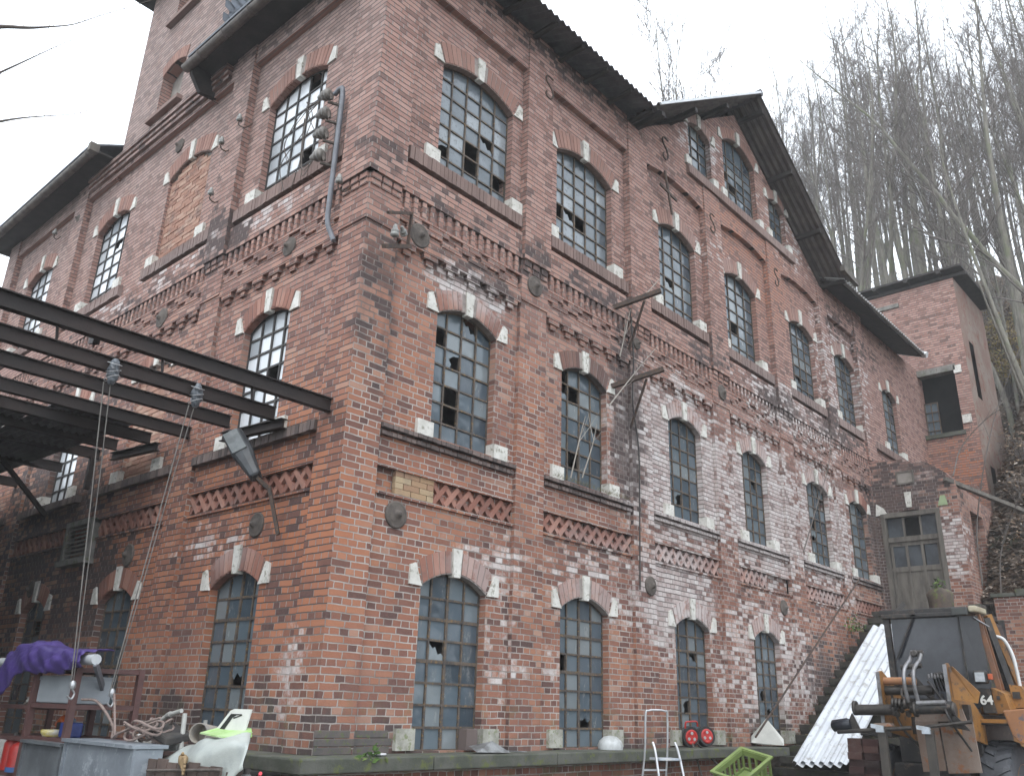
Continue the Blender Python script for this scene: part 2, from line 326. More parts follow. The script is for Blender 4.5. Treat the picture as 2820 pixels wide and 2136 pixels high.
# ================================================================== the factory
TR = lambda u, d, z: (u, d, z)          # right-hand facade: plane y = 0, d runs into the building
TL = lambda u, d, z: (d, u, z)          # left-hand facade: plane x = 0
FAC = thing('factory_building', 'large derelict red brick factory with arched multi-pane windows and a tower', 'factory')
PD, GD = .06, .185                        # panel recess, glass depth
def arch_z(u, c, hw, zs, rise):
    x = max(-1, min(1, (u - c) / hw)); return zs + rise * (1 - x * x) ** .5 if rise > .4 else zs + rise * (1 - x * x)
NA = 12
def cell(mb, u0, u1, z0, z1, w, d=PD):
    """a wall panel with one arched opening w = (c, hw, zb, zs, rise)"""
    if w is None:
        mb.quad((u0, d, z0), (u1, d, z0), (u1, d, z1), (u0, d, z1)); return
    c, hw, zb, zs, rise = w[:5]; a, b = c - hw, c + hw
    mb.quad((u0, d, z0), (a, d, z0), (a, d, z1), (u0, d, z1)); mb.quad((b, d, z0), (u1, d, z0), (u1, d, z1), (b, d, z1))
    mb.quad((a, d, z0), (b, d, z0), (b, d, zb), (a, d, zb))
    us = [a + (b - a) * i / NA for i in range(NA + 1)]; zz = [arch_z(u, c, hw, zs, rise) for u in us]
    for i in range(NA): mb.quad((us[i], d, zz[i]), (us[i + 1], d, zz[i + 1]), (us[i + 1], d, z1), (us[i], d, z1))
    e = GD + .12
    mb.quad((a, d, zb), (a, e, zb), (a, e, zz[0]), (a, d, zz[0])); mb.quad((b, e, zb), (b, d, zb), (b, d, zz[-1]), (b, e, zz[-1]))
    mb.quad((a, d, zb), (b, d, zb), (b, e, zb), (a, e, zb))
    for i in range(NA): mb.quad((us[i + 1], d, zz[i + 1]), (us[i], d, zz[i]), (us[i], e, zz[i]), (us[i + 1], e, zz[i + 1]))

def window(T, flip, w, cols, rows, missing=(), broken=(), style='frame', mull=False, stones=True, d=PD, soff='brick_lining', infill=None, foot=None, kh=.26, gm='glass', gd=None):
    """one steel window: bars (the part) > panes, arch bricks, pale stones"""
    c, hw, zb, zs, rise = w; a, b = c - hw, c + hw; top = zs + rise; g = gd or GD
    rnd = random.Random(int(c * 1000 + zb * 77))
    az = lambda u: arch_z(u, c, hw, zs, rise)
    if infill:
        mb = MB(T, flip); z = zb; r = 0
        while z < top - .01:
            off = -.12 if r % 2 else 0; u = a + off
            while u < b:
                u0, u1 = max(u + .006, a), min(u + .244, b); z1 = min(z + .068, min(az(max(u0, a + .01)), az(min(u1, b - .01))) - .004)
                if u1 - u0 > .03 and z1 > z + .02:
                    q = rnd.uniform(-.006, .006); mb.box(u0, u1, d + .05 + q, d + .2, z, z1)
                u += .252
            z += .077; r += 1
        root = mb.build('bricked_up_window', infill, FAC)
        MB(T, flip).poly([(u, d + .068, (az(u) if up else zb)) for up, seq in ((0, (a, b)), (1, [b - (b - a) * i / 10 for i in range(11)])) for u in seq]).build('mortar_bed', 'concrete', root)
    else:
        mb = MB(T, flip); pane = MB(T, flip); t = .026 if style == 'frame' else .03
        cw = (b - a) / cols; rh = (zs - zb) / (rows - .5 if rise < .3 else rows)
        zl = [zb + rh * i for i in range(rows)] + [top + .02]
        for i in range(cols + 1):
            u = a + cw * i; th = t * (1.5 if mull and i == cols // 2 else 1)
            mb.box(u - th / 2, u + th / 2, g - .018, g + .022, zb, az(min(max(u, a + .02), b - .02)))
        for j in range(rows):
            th = t * (1.5 if mull and j in (rows // 2, rows - 2) else 1); mb.box(a, b, g - .014, g + .018, zl[j] - th / 2, zl[j] + th / 2)
        pv = None
        for i in range(13):
            u = a + (b - a) * i / 12; q = (u, az(u))
            if pv: mb.add([(pv[0], g - .02, pv[1] - .035), (q[0], g - .02, q[1] - .035), (q[0], g - .02, q[1] + .03), (pv[0], g - .02, pv[1] + .03)], [(0, 1, 2, 3)])
            pv = q
        for i in range(cols):
            for j in range(rows):
                u0, u1 = a + cw * i, a + cw * (i + 1); z0, z1 = zl[j], zl[j + 1]
                if (i, j) in missing: continue
                ta, tb = min(z1, az(u0 + .005)), min(z1, az(u1 - .005)); tm = min(z1, az((u0 + u1) / 2))
                if max(ta, tb) < z0 + .03: continue
                k = [g + .004 + rnd.gauss(0, .0028) for _ in range(4)]
                pts = [(u0, k[0], z0), (u1, k[1], z0), (u1, k[2], max(tb, z0)), ((u0 + u1) / 2, (k[2] + k[3]) / 2, max(tm, z0)), (u0, k[3], max(ta, z0))]
                if (i, j) in broken:
                    s = rnd.choice((0, 1, 2)); x = lambda f: u0 + (u1 - u0) * f; y = lambda f: z0 + (tm - z0) * f
                    if s == 0: pts = [(u0, g, z0), (u1, g, z0), (u1, g, y(.25)), (x(.8), g, y(.42)), (x(.62), g, y(.35)), (x(.45), g, y(.7)), (x(.3), g, y(.62)), (u0, g, y(.95))]
                    elif s == 1: pts = [(u0, g, z0), (x(.35), g, z0), (x(.45), g, y(.3)), (x(.28), g, y(.5)), (x(.55), g, y(.75)), (x(.9), g, y(.8)), (u1, g, tb), (u0, g, ta)]
                    else: pts = [(u0, g, y(.55)), (x(.3), g, y(.4)), (x(.55), g, y(.6)), (x(.75), g, y(.3)), (u1, g, y(.5)), (u1, g, tb), (u0, g, ta)]
                pane.poly(pts)
        root = mb.build('window', style, FAC); pane.build('glass', gm, root)
    # arch: one ring of radial bricks between the stones
    br = MB(T, flip); st = MB(T, flip); n = max(7, int(2 * hw / .085)); zt = lambda u: az(u) + kh
    kw = .055
    def wedge(m, ua, ub, d0, lo=0.0, hi=0.0):
        s = 1.16; xa, xb = c + (ua - c) * s, c + (ub - c) * s
        pa, pb = az(ua) + lo, az(ub) + lo; qa, qb = az(ua) + kh + hi, az(ub) + kh + hi
        m.prism([(ua, d0, pa), (ub, d0, pb), (xb, d0, qb), (xa, d0, qa)], (0, d + .03 - d0, 0))
    lim = hw - .02
    for i in range(n):
        ua = c - lim + 2 * lim * i / n; ub = c - lim + 2 * lim * (i + 1) / n
        if ua < c + kw and ub > c - kw: continue
        wedge(br, ua + .0065, ub - .0065, d - .012 + rnd.uniform(-.003, .003), .004)
    mt = MB(T, flip)
    for i in range(20):
        ua, ub = c - lim + 2 * lim * i / 20, c - lim + 2 * lim * (i + 1) / 20; xa, xb = c + (ua - c) * 1.16, c + (ub - c) * 1.16
        mt.quad((ua, d - .005, az(ua) + .008), (ub, d - .005, az(ub) + .008), (xb, d - .005, az(ub) + kh - .004), (xa, d - .005, az(ua) + kh - .004))
    mt.build('arch_mortar', 'mortar', root); br.build('arch', 'brick_piece', root)
    sf = MB(T, flip)                                     # header course lining the arch
    n2 = int(2 * hw / .078)
    for i in range(n2):
        ua, ub = a + (b - a) * (i + .06) / n2, a + (b - a) * (i + .94) / n2
        sf.add([(ua, d - .004, az(ua) - .012), (ub, d - .004, az(ub) - .012), (ub, g - .03, az(ub) - .012), (ua, g - .03, az(ua) - .012), (ua, d - .004, az(ua) + .03), (ub, d - .004, az(ub) + .03), (ub, g - .03, az(ub) + .03), (ua, g - .03, az(ua) + .03)],
               [(0, 3, 2, 1), (4, 5, 6, 7), (0, 1, 5, 4), (1, 2, 6, 5), (2, 3, 7, 6), (3, 0, 4, 7)])
    sf.build('arch_lining', soff, root)
    if stones:
        for (ua, ub) in ((c - kw, c + kw),):
            st = MB(T, flip); st.prism([(ua, d - .03, az(c) - .05), (ub, d - .03, az(c) - .05), (ub + .022, d - .03, az(c) + kh + .03), (ua - .022, d - .03, az(c) + kh + .03)], (0, g - .03 - d, 0)); st.build('keystone', 'stone', root)
        for s in (-1, 1):
            e = c + s * hw; st = MB(T, flip)
            st.prism([(e + s * .0, d - .028, zs - .02), (e + s * .2, d - .028, zs - .015), (e + s * .195, d - .028, zs + .205), (e + s * .115, d - .028, zs + .235), (e + s * .03, d - .028, zs + .03)], (0, .06, 0)); st.build('impost_stone', 'stone', root)
            if foot:
                q0, q1, wd = foot
                st = MB(T, flip); st.prism([(e + s * (-.012), d - .05, q0), (e + s * wd, d - .05, q0 + .0), (e + s * wd, d - .05, q1), (e + s * (-.012), d - .05, q1)], (0, .05 + .12, 0)); st.build('sill_stone', 'stone_dull' if zb < 2 else 'stone', root)
    return root

def soldier_sill(T, flip, u0, u1, z0, z1, out=.075, mat='brick_dark', name='sill', pitch=.077):
    mb = MB(T, flip); n = max(1, int(round((u1 - u0) / pitch))); rnd = random.Random(int(u0 * 100 + z0 * 10))
    for i in range(n):
        a, b = u0 + (u1 - u0) * (i + .05) / n, u0 + (u1 - u0) * (i + .95) / n; q = rnd.uniform(-.007, .007)
        mb.add([(a, PD - out + q, z0), (b, PD - out + q, z0), (b, PD + .04, z0), (a, PD + .04, z0), (a, PD - out + q, z1 - .03), (b, PD - out + q, z1 - .03), (b, PD + .04, z1), (a, PD + .04, z1)],
               [(0, 3, 2, 1), (4, 5, 6, 7), (0, 1, 5, 4), (1, 2, 6, 5), (2, 3, 7, 6), (3, 0, 4, 7)])
    o = mb.build(name, mat, FAC); MB(T, flip).box(u0 + .01, u1 - .01, PD - out + .016, PD + .03, z0 + .006, z1 - .034).build('sill_mortar', 'mortar', o); return o

def bay_extras(mb, lat, sol, dent, u0, u1, skip_lat=None, upper=True):
    """bands and friezes of one bay: lattice, corbelled band, soldier course"""
    lat = MB(mb.T, mb.flip); sol = MB(mb.T, mb.flip); dent = MB(mb.T, mb.flip)
    # lattice strip
    mb.box(u0, u1, PD - .03, PD + .02, 3.895, 3.93); mb.box(u0, u1, PD - .03, PD + .02, 4.215, 4.25)
    a, b = skip_lat or (u0, u1); n = max(2, int(round((b - a) / .215))); w = (b - a) / n
    for i in range(n):
        x = a + w * (i + .5)
        for s in (-1, 1):
            d0 = PD + (.0 if s > 0 else .012)
            p0, p1 = Vector((x - s * w * .55, 0, 3.945)), Vector((x + s * w * .55, 0, 4.2)); dd = (p1 - p0).normalized(); nn = Vector((-dd.z, 0, dd.x)) * .032
            lat.prism([(q.x, d0, q.z) for q in (p0 + nn, p0 - nn, p1 - nn, p1 + nn)][::-1], (0, .075, 0))
    # band on corbels
    mb.box(u0, u1, -.012, PD + .02, 7.14, 7.27); mb.box(u0, u1, .004, PD + .02, 7.27, 7.345)
    n = max(2, int(round((u1 - u0) / .385)))
    for i in range(n):
        x = u0 + (u1 - u0) * (i + .5) / n
        dent.box(x - .125, x + .125, -.006, PD + .02, 7.07, 7.137); dent.box(x - .062, x + .062, .018, PD + .02, 6.99, 7.064)
    # staggered recessed courses
    for r, z in enumerate((7.35, 7.425, 7.5)):
        x = u0 + .02; rr = random.Random(int(u0 * 50 + r))
        k = 0
        while x < u1 - .1:
            L = .25 if (k + r) % 2 else .125
            sol.box(x + .006, min(x + L - .006, u1 - .01), (-.004 if (k + r * 2) % 3 else .03), PD + .02, z + .004, z + .07); x += L; k += 1
    mb.box(u0, u1, -.008, PD + .02, 7.578, 7.61)
    n = max(2, int(round((u1 - u0) / .077)))
    for i in range(n):
        x = u0 + (u1 - u0) * (i + .5) / n; sol.box(x - .034, x + .034, (-.006 if i % 2 else .034), PD + .02, 7.614, 7.862)
    mb.box(u0, u1, -.018, PD + .02, 7.866, 7.95); mb.box(u0, u1, -.004, PD + .02, 7.95, 8.3)
    lat.build('lattice_frieze', 'brick_piece', FAC); sol.build('soldier_frieze', 'brick', FAC); dent.build('corbel_course', 'brick', FAC)

def pilaster(mb, dent, u0, u1, z1=12.0, wrap=0):
    q = lambda d, e: d + .002 if u0 == 0 else u0 - e      # the corner pier wraps round both facades
    mb.box(q(0, 0), u1, 0, PD + .03, 1.17, 7.2); mb.box(q(-.02, .006), u1 + .006, -.02, PD + .03, 7.2, 7.6); mb.box(q(-.006, 0), u1, -.006, PD + .03, 7.6, 7.86)
    mb.box(q(-.07, .01), u1 + .01, -.07, PD + .03, 7.866, z1)
    dent = MB(mb.T, mb.flip); n = max(2, int(round((u1 - u0) / .19)))
    for i in range(n):
        x = u0 + (u1 - u0) * (i + .5) / n
        dent.box(x - .07, x + .07, -.042, PD, 7.77, 7.862); dent.box(x - .07, x + .07, -.026, PD, 7.69, 7.766)
    dent.build('corbel_course', 'brick', FAC)

wallR, wallL = MB(TR), MB(TL, True)
latR, latL = MB(TR), MB(TL, True); solR, solL = MB(TR), MB(TL, True); denR, denL = MB(TR), MB(TL, True)
XEND = 21.9
# ---- right-hand facade
RP = [(0, .50), (2.86, 3.44), (5.64, 6.22), (8.38, 9.02), (11.2, 11.85), (13.97, 14.45), (16.3, 16.9)]
GR = [(1.88, .55), (4.46, .56), (7.38, .55), (10.03, .52), (12.95, .55), (15.4, .5)]
MI = [(1.88, .56), (4.46, .57), (7.40, .55), (10.03, .52), (13.05, .58), (15.4, .58)]
TO = [(1.88, .75), (4.48, .76), (7.42, .66), (9.98, .70), (13.02, .68), (15.62, .66), (18.85, .58)]
RM = {  # missing / broken panes per window (column, row)
 ('g', 0): ([], [(1, 4)]), ('g', 1): ([(0, 4)], [(2, 1)]), ('g', 2): ([], [(1, 2), (2, 5)]), ('g', 3): ([], [(0, 1), (1, 3), (2, 2)]),
 ('m', 0): ([(1, 1), (1, 2), (0, 5)], [(1, 4), (2, 6)]), ('m', 1): ([(1, 1), (1, 5), (0, 6)], [(0, 5), (3, 3)]), ('m', 2): ([(0, 0)], [(1, 1)]), ('m', 3): ([], [(2, 4)]), ('m', 4): ([(3, 5)], [(1, 2), (1, 3)]), ('m', 5): ([], []),
 ('t', 0): ([(2, 2), (2, 1), (4, 1)], [(0, 1), (3, 3)]), ('t', 1): ([(0, 2), (2, 2)], [(1, 2), (2, 0)]), ('t', 2): ([], [(1, 2)]), ('t', 3): ([(1, 2)], []), ('t', 4): ([(0, 0)], [(1, 1)]), ('t', 5): ([], [(3, 3)]), ('t', 6): ([], [])}
for i in range(6):
    u0 = RP[i][1]; u1 = RP[i + 1][0]
    c, hw = GR[i]; wg = (c, hw, 1.19, 2.97, .19)
    cell(wallR, u0, u1, 1.17, 3.93, wg if i < 4 else None)
    wallR.quad((u0, PD + .06, 3.93), (u1, PD + .06, 3.93), (u1, PD + .06, 4.22), (u0, PD + .06, 4.22))
    wallR.quad((u0, PD, 3.93), (u1, PD, 3.93), (u1, PD + .06, 3.93), (u0, PD + .06, 3.93)); wallR.quad((u0, PD + .06, 4.22), (u1, PD + .06, 4.22), (u1, PD, 4.22), (u0, PD, 4.22))
    c, hw = MI[i]; wm = (c, hw, 4.76, 6.44, .18); cell(wallR, u0, u1, 4.22, 7.2, wm)
    cell(wallR, u0, u1, 7.2, 8.35, None)
    c, hw = TO[i]; wt = (c, hw, 8.61, 10.33, .20); cell(wallR, u0, u1, 8.35, 12.1 if i < 2 or i > 4 else 11.95, wt)
    bay_extras(wallR, latR, solR, denR, u0, u1, (1.45, u1) if i == 0 else ((u0, u0 + 1.2) if i == 3 else None))
    if i < 4: window(TR, False, wg, 4, 8, *RM[('g', i)], mull=True, foot=(1.2, 1.42, .26))
    window(TR, False, wm, 4 if i < 5 else 3, 7, *RM[('m', i)], foot=(4.72, 4.92, .25))
    window(TR, False, wt, 5 if i < 2 else 4, 7, *RM[('t', i)], foot=(8.6, 8.8, .25), kh=.30, gm='glass_mid' if i < 2 else 'glass')
    soldier_sill(TR, False, u0 + .02, u1 - .02, 4.665, 4.745, .085, name='sill'); soldier_sill(TR, False, u0 + .03, u1 - .03, 4.585, 4.66, .055, name='sill_course')
    soldier_sill(TR, False, u0 + .08, u1 - .04, 8.37, 8.60, .09)
    if i < 2 or i > 4: wallR.box(u0, u1, -.04, PD + .02, 11.3, 12.1)
    else:
        us = [u0 + (u1 - u0) * k / 12 for k in range(13)]; zz = [11.36 + .14 * (1 - ((u - (u0 + u1) / 2) / ((u1 - u0) / 2)) ** 2) for u in us]
        for k in range(12):
            wallR.quad((us[k], -.04, zz[k]), (us[k + 1], -.04, zz[k + 1]), (us[k + 1], -.04, 11.95), (us[k], -.04, 11.95))
            wallR.quad((us[k + 1], -.04, zz[k + 1]), (us[k], -.04, zz[k]), (us[k], PD + .01, zz[k]), (us[k + 1], PD + .01, zz[k + 1]))
for i, (a, b) in enumerate(RP): pilaster(wallR, denR, a, b, 12.1 if i < 2 or i > 5 else 11.95)
# last bay, only its top floor shows above the annex
cell(wallR, 16.9, XEND, 7.5, 12.1, (18.85, .58, 8.61, 10.33, .2)); window(TR, False, (18.85, .58, 8.61, 10.33, .2), 3, 7, foot=(8.6, 8.8, .25))
cell(wallR, 16.9, XEND, 0.9, 7.5, None); soldier_sill(TR, False, 17.0, 20.0, 8.37, 8.6, .09)
# yellow repair in the first lattice
mb = MB(TR); z = 3.94
for r in range(4):
    x = .82 - (.12 if r % 2 else 0)
    while x < 1.42:
        mb.box(max(x, .82) + .005, min(x + .245, 1.43), PD - .008, PD + .05, z, z + .066); x += .252
    z += .071
mb.build('brick_repair', 'brick_yellow', FAC)
# gable over bays two to four
AP, EZ, GX0, GX1 = (10.1, 14.78), 11.95, 5.95, 14.3
gw = [(8.36, .46, 12.19, 13.28, .16, 3, 5), (10.16, .76, 12.19, 13.72, .30, 4, 7), (11.99, .44, 12.19, 13.24, .16, 3, 5)]
def gz(u): return AP[1] - abs(u - AP[0]) * (AP[1] - EZ) / (GX1 - AP[0])
cuts = [GX0, gw[0][0] - gw[0][1], gw[0][0] + gw[0][1], gw[1][0] - gw[1][1], AP[0], gw[1][0] + gw[1][1], gw[2][0] - gw[2][1], gw[2][0] + gw[2][1], GX1]
for a, b in zip(cuts[:-1], cuts[1:]):
    w = next((q for q in gw if a >= q[0] - q[1] - .001 and b <= q[0] + q[1] + .001), None)
    if w is None: wallR.poly([(a, -.04, EZ), (b, -.04, EZ), (b, -.04, gz(b)), (a, -.04, gz(a))])
    else:
        c, hw, zb, zs, rise = w[:5]
        wallR.quad((a, -.04, EZ), (b, -.04, EZ), (b, -.04, zb), (a, -.04, zb)); us = [a + (b - a) * k / 8 for k in range(9)]
        for k in range(8):
            p, q = us[k], us[k + 1]; zp, zq = arch_z(p, c, hw, zs, rise), arch_z(q, c, hw, zs, rise)
            wallR.quad((p, -.04, zp), (q, -.04, zq), (q, -.04, gz(q)), (p, -.04, gz(p))); wallR.quad((q, -.04, zq), (p, -.04, zp), (p, .3, zp), (q, .3, zq))
for w in gw:
    c, hw, zb, zs, rise = w[:5]
    wallR.quad((c - hw, -.04, zb), (c - hw, .3, zb), (c - hw, .3, zs), (c - hw, -.04, zs)); wallR.quad((c + hw, .3, zb), (c + hw, -.04, zb), (c + hw, -.04, zs), (c + hw, .3, zs))
    window(TR, False, w[:5], w[5], w[6], [(1, 2), (0, 3)] if hw > .5 else [], [(0, 0)], d=-.04, foot=(12.17, 12.36, .2), kh=.24, gd=.09)
mb = MB(TR); n = 64
for i in range(n):
    a = 7.75 + 4.95 * i / n; mb.box(a + .004, a + .073, -.115, 0, 11.95, 12.15)
mb.build('sill', 'brick_dark', FAC)
# ---- left-hand facade
LP = [(0.0, .53), (3.35, 3.9), (9.6, 10.15), (13.42, 14.0)]
def lbay(u0, u1, gws, mws, tws):
    def multi(z0, z1, ws):
        ws = sorted(ws); ed = [u0] + [(p[0] + q[0]) / 2 for p, q in zip(ws[:-1], ws[1:])] + [u1]
        if not ws: cell(wallL, u0, u1, z0, z1, None)
        for w, a, b in zip(ws, ed[:-1], ed[1:]): cell(wallL, a, b, z0, z1, w)
    multi(1.0, 3.93, gws)
    wallL.quad((u0, PD + .06, 3.93), (u1, PD + .06, 3.93), (u1, PD + .06, 4.22), (u0, PD + .06, 4.22))
    wallL.quad((u0, PD, 3.93), (u1, PD, 3.93), (u1, PD + .06, 3.93), (u0, PD + .06, 3.93)); wallL.quad((u0, PD + .06, 4.22), (u1, PD + .06, 4.22), (u1, PD, 4.22), (u0, PD, 4.22))
    multi(4.22, 7.2, mws); cell(wallL, u0, u1, 7.2, 8.35, None); multi(8.35, 11.75, tws)
    bay_extras(wallL, latL, solL, denL, u0, u1)
    wallL.box(u0, u1, -.04, PD + .02, 11.36, 11.75)
G = lambda c, hw=.54: (c, hw, 1.05, 2.93, .19)
MM = lambda c, hw=.55: (c, hw, 4.76, 6.42, .18)
TT = lambda c, hw=.72: (c, hw, 8.61, 10.31, .2)
A_g, A_m, A_t = G(1.95), MM(2.05), TT(2.09, .74)
B_g, B_m, B_t = G(5.08), MM(5.15), TT(5.28)
C_g, C_m, C_t = G(8.05, .5), MM(8.1), TT(8.2, .70)
D_m, D_t = MM(11.85), TT(11.82)
lbay(.53, 3.35, [A_g], [A_m], [A_t]); lbay(3.9, 9.6, [B_g, C_g], [B_m, C_m], [B_t, C_t]); lbay(10.15, 13.42, [], [D_m], [D_t])
for a, b in LP: pilaster(wallL, denL, a, b, 11.75)
kw = dict(T=TL, flip=True)
window(w=A_g, cols=4, rows=8, broken=[(1, 3)], mull=True, soff='brick_piece', **kw)
window(w=A_m, gm='glass_pale', cols=4, rows=7, missing=[(1, 3)], broken=[(0, 0)], style='frame_dark', soff='brick_piece', foot=(4.72, 4.92, .25), **kw)
window(w=A_t, gm='glass_pale', cols=5, rows=7, missing=[(1, 1), (3, 0), (1, 6)], broken=[(2, 0)], style='frame_dark', soff='brick_piece', foot=(8.6, 8.8, .25), kh=.3, **kw)
window(w=B_g, cols=4, rows=8, missing=[(3, 2)], broken=[(0, 3)], mull=True, soff='brick_piece', **kw)
window(w=B_m, cols=4, rows=7, infill='brick_infill', foot=(4.72, 4.92, .25), **kw)
window(w=B_t, cols=4, rows=7, infill='brick_infill', foot=(8.6, 8.8, .25), kh=.3, **kw)
window(w=C_g, cols=3, rows=8, missing=[(0, 5), (1, 6)], soff='brick_piece', **kw)
window(w=C_m, gm='glass_pale', cols=4, rows=7, style='frame_dark', foot=(4.72, 4.92, .25), **kw)
window(w=C_t, gm='glass_pale', cols=4, rows=7, missing=[(0, 4)], broken=[(1, 4), (0, 0)], style='frame_dark', soff='brick_piece', foot=(8.6, 8.8, .25), kh=.3, **kw)
window(w=D_m, gm='glass_pale', cols=4, rows=7, missing=[(2, 3)], style='frame_dark', foot=(4.72, 4.92, .25), **kw)
window(w=D_t, gm='glass_pale', cols=4, rows=7, style='frame_dark', soff='brick_piece', foot=(8.6, 8.8, .25), kh=.3, **kw)
soldier_sill(TL, True, .62, 3.3, 8.37, 8.60, .09); soldier_sill(TL, True, 4.0, 6.25, 8.37, 8.60, .09); soldier_sill(TL, True, 7.1, 9.55, 8.37, 8.60, .09); soldier_sill(TL, True, 10.3, 13.3, 8.37, 8.6, .09)
for a, b in ((.55, 3.33), (3.95, 6.4), (7.0, 9.5), (10.2, 13.4)): soldier_sill(TL, True, a, b, 4.60, 4.745, .09)
# ---- tower above the double bay, with three corbelled string courses
TY0, TY1, TZ = 4.66, 8.34, 15.9
t1, t2 = (6.58, .46, 12.12, 13.1, .14), (6.58, .46, 14.5, 15.4, .12)
wallL.quad((TY0, -.03, 11.7), (TY1, -.03, 11.7), (TY1, -.03, 11.8), (TY0, -.03, 11.8))
cell(wallL, TY0, TY1, 11.8, 14.0, t1, -.03); cell(wallL, TY0, TY1, 14.0, TZ, t2, -.03)
wallL.quad((TY1, -.03, 11.3), (TY1, 3.9, 11.3), (TY1, 3.9, TZ), (TY1, -.03, TZ))
wallL.quad((TY0, 3.9, 11.3), (TY0, -.03, 11.3), (TY0, -.03, TZ), (TY0, 3.9, TZ))
for z, o in ((11.46, .06), (11.56, .09), (11.66, .12)): wallL.box(4.1, 9.5, -.04 - o, 0, z, z + .075)
# closed back, so that the rooms are dark
wallR.quad((XEND, .3, .9), (XEND, 14, .9), (XEND, 14, 12.1), (XEND, .3, 12.1)); wallR.quad((XEND, 14, .9), (0, 14, .9), (0, 14, 12.1), (XEND, 14, 12.1))
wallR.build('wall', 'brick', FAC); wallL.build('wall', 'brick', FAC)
for z in (4.35, 8.0, 11.95):
    MB().box(.45, XEND - .1, .45, 13.9, z, z + .12).build('floor_slab', 'plaster', FAC)
# a bin wall a few metres behind each facade (rooms)
MB().box(3.6, 3.7, 3.2, 13.8, 1.0, 11.9).build('inner_wall', 'plaster', FAC); MB().box(.5, XEND - .2, 3.1, 3.2, 1.0, 11.9).build('inner_wall', 'plaster', FAC)
# tower window panes
for w in (t1, t2):
    c, hw, zb, zs, r = w
    o = MB(TL, True).box(c - hw, c + hw, .18, .21, zb, zs + r).build('window', 'render_grey', FAC)
    MB(TL, True).box(c - hw - .16, c + hw + .16, -.14, .0, zb - .09, zb - .002).build('sill', 'brick_dark', o)
    mb = MB(TL, True); n = 12
    for i in range(n):
        ua, ub = c - hw + 2 * hw * (i + .05) / n, c - hw + 2 * hw * (i + .95) / n
        mb.prism([(ua, -.045, arch_z(ua, c, hw, zs, r) + .004), (ub, -.045, arch_z(ub, c, hw, zs, r) + .004), (c + (ub - c) * 1.15, -.045, arch_z(ub, c, hw, zs, r) + .25), (c + (ua - c) * 1.15, -.045, arch_z(ua, c, hw, zs, r) + .25)], (0, .03, 0))
    mb.build('arch', 'brick_piece', o)
# slate cladding on the tower flank
mb = MB(); rnd = random.Random(3); z = 11.9; r = 0
while z < TZ:
    x = -.05 - (.1 if r % 2 else 0)
    while x < 3.9:
        mb.add([(x, TY0 - .02, z + .24), (x, TY0 - .035 - rnd.uniform(0, .012), z + .05), (x + .1, TY0 - .04 - rnd.uniform(0, .012), z - .01), (x + .198, TY0 - .035 - rnd.uniform(0, .012), z + .05), (x + .198, TY0 - .02, z + .24)], [(0, 1, 2, 3, 4)]); x += .2
    z += .15; r += 1
mb.build('slate_cladding', 'slate', FAC)
# tower roof with eaves
mb = MB(); mb.box(-.42, 4.3, TY0 - .35, TY1 + .36, TZ, TZ + .16); mb.build('tower_eaves', 'timber_dark', FAC)
cx, cy = 1.95, (TY0 + TY1) / 2
mb = MB(); b = [(-.42, TY0 - .35, TZ + .162), (4.3, TY0 - .35, TZ + .162), (4.3, TY1 + .36, TZ + .162), (-.42, TY1 + .36, TZ + .162)]; ap = (cx, cy, TZ + 2.4)
mb.add(b + [ap], [(0, 1, 4), (1, 2, 4), (2, 3, 4), (3, 0, 4)]); mb.build('tower_roof', 'slate', FAC)
# ---- corrugated roofs
def corr(p0, across, down, nw, amp=.028, pitch=.15, rows=2, thick=.014):
    """corrugated sheet: p0 + across*s + down*t, waves along across"""
    mb = MB(); p0, A, D = Vector(p0), Vector(across), Vector(down); N = A.cross(D).normalized(); L = A.length; A = A.normalized()
    if N.z < 0: N = -N
    k = int(L / pitch * 6); prof = [(L * i / k, amp * math.sin(2 * math.pi * (L * i / k) / pitch)) for i in range(k + 1)]
    vs = [p0 + A * s + N * (h + o) + D * t for o in (0, thick) for t in (0, 1) for (s, h) in prof]; q = k + 1; fs = []
    for i in range(k):
        fs += [(i, i + 1, q + i + 1, q + i), (2 * q + i, 3 * q + i, 3 * q + i + 1, 2 * q + i + 1), (i, 2 * q + i, 2 * q + i + 1, i + 1), (q + i, q + i + 1, 3 * q + i + 1, 3 * q + i)]
    fs += [(0, q, 3 * q, 2 * q), (k, 2 * q + k, 3 * q + k, q + k)]
    return mb.add(vs, fs)
def main_roof():
    mb = MB(); k = 270; x0, x1 = -.62, 6.1; vs = []; q = k + 1
    for o in (0, .014):
        for e in (0, 1):
            for i in range(q):
                x = x0 + (x1 - x0) * i / k; y = -.62 if e == 0 else -.62 + min(6.5, max(.25, (.527 * (x + .62) - .1) / .4)); vs.append((x, y, 12.03 + .4 * (y + .62) + .028 * math.sin(2 * math.pi * (x - x0) / .15) + o))
    fs = []
    for i in range(k): fs += [(i, i + 1, q + i + 1, q + i), (2 * q + i, 3 * q + i, 3 * q + i + 1, 2 * q + i + 1), (i, 2 * q + i, 2 * q + i + 1, i + 1), (q + i, q + i + 1, 3 * q + i + 1, 3 * q + i)]
    mb.add(vs, fs); return mb
main_roof().build('roof', 'roof_sheet', FAC)
corr((14.25, -.66, 11.99), (6.35, 0, 0), (0, 6.5, 2.6), 0).build('roof', pm('pale_corrugated_sheet', (.42, .42, .41), (.28, .28, .27), 4, .7), FAC)
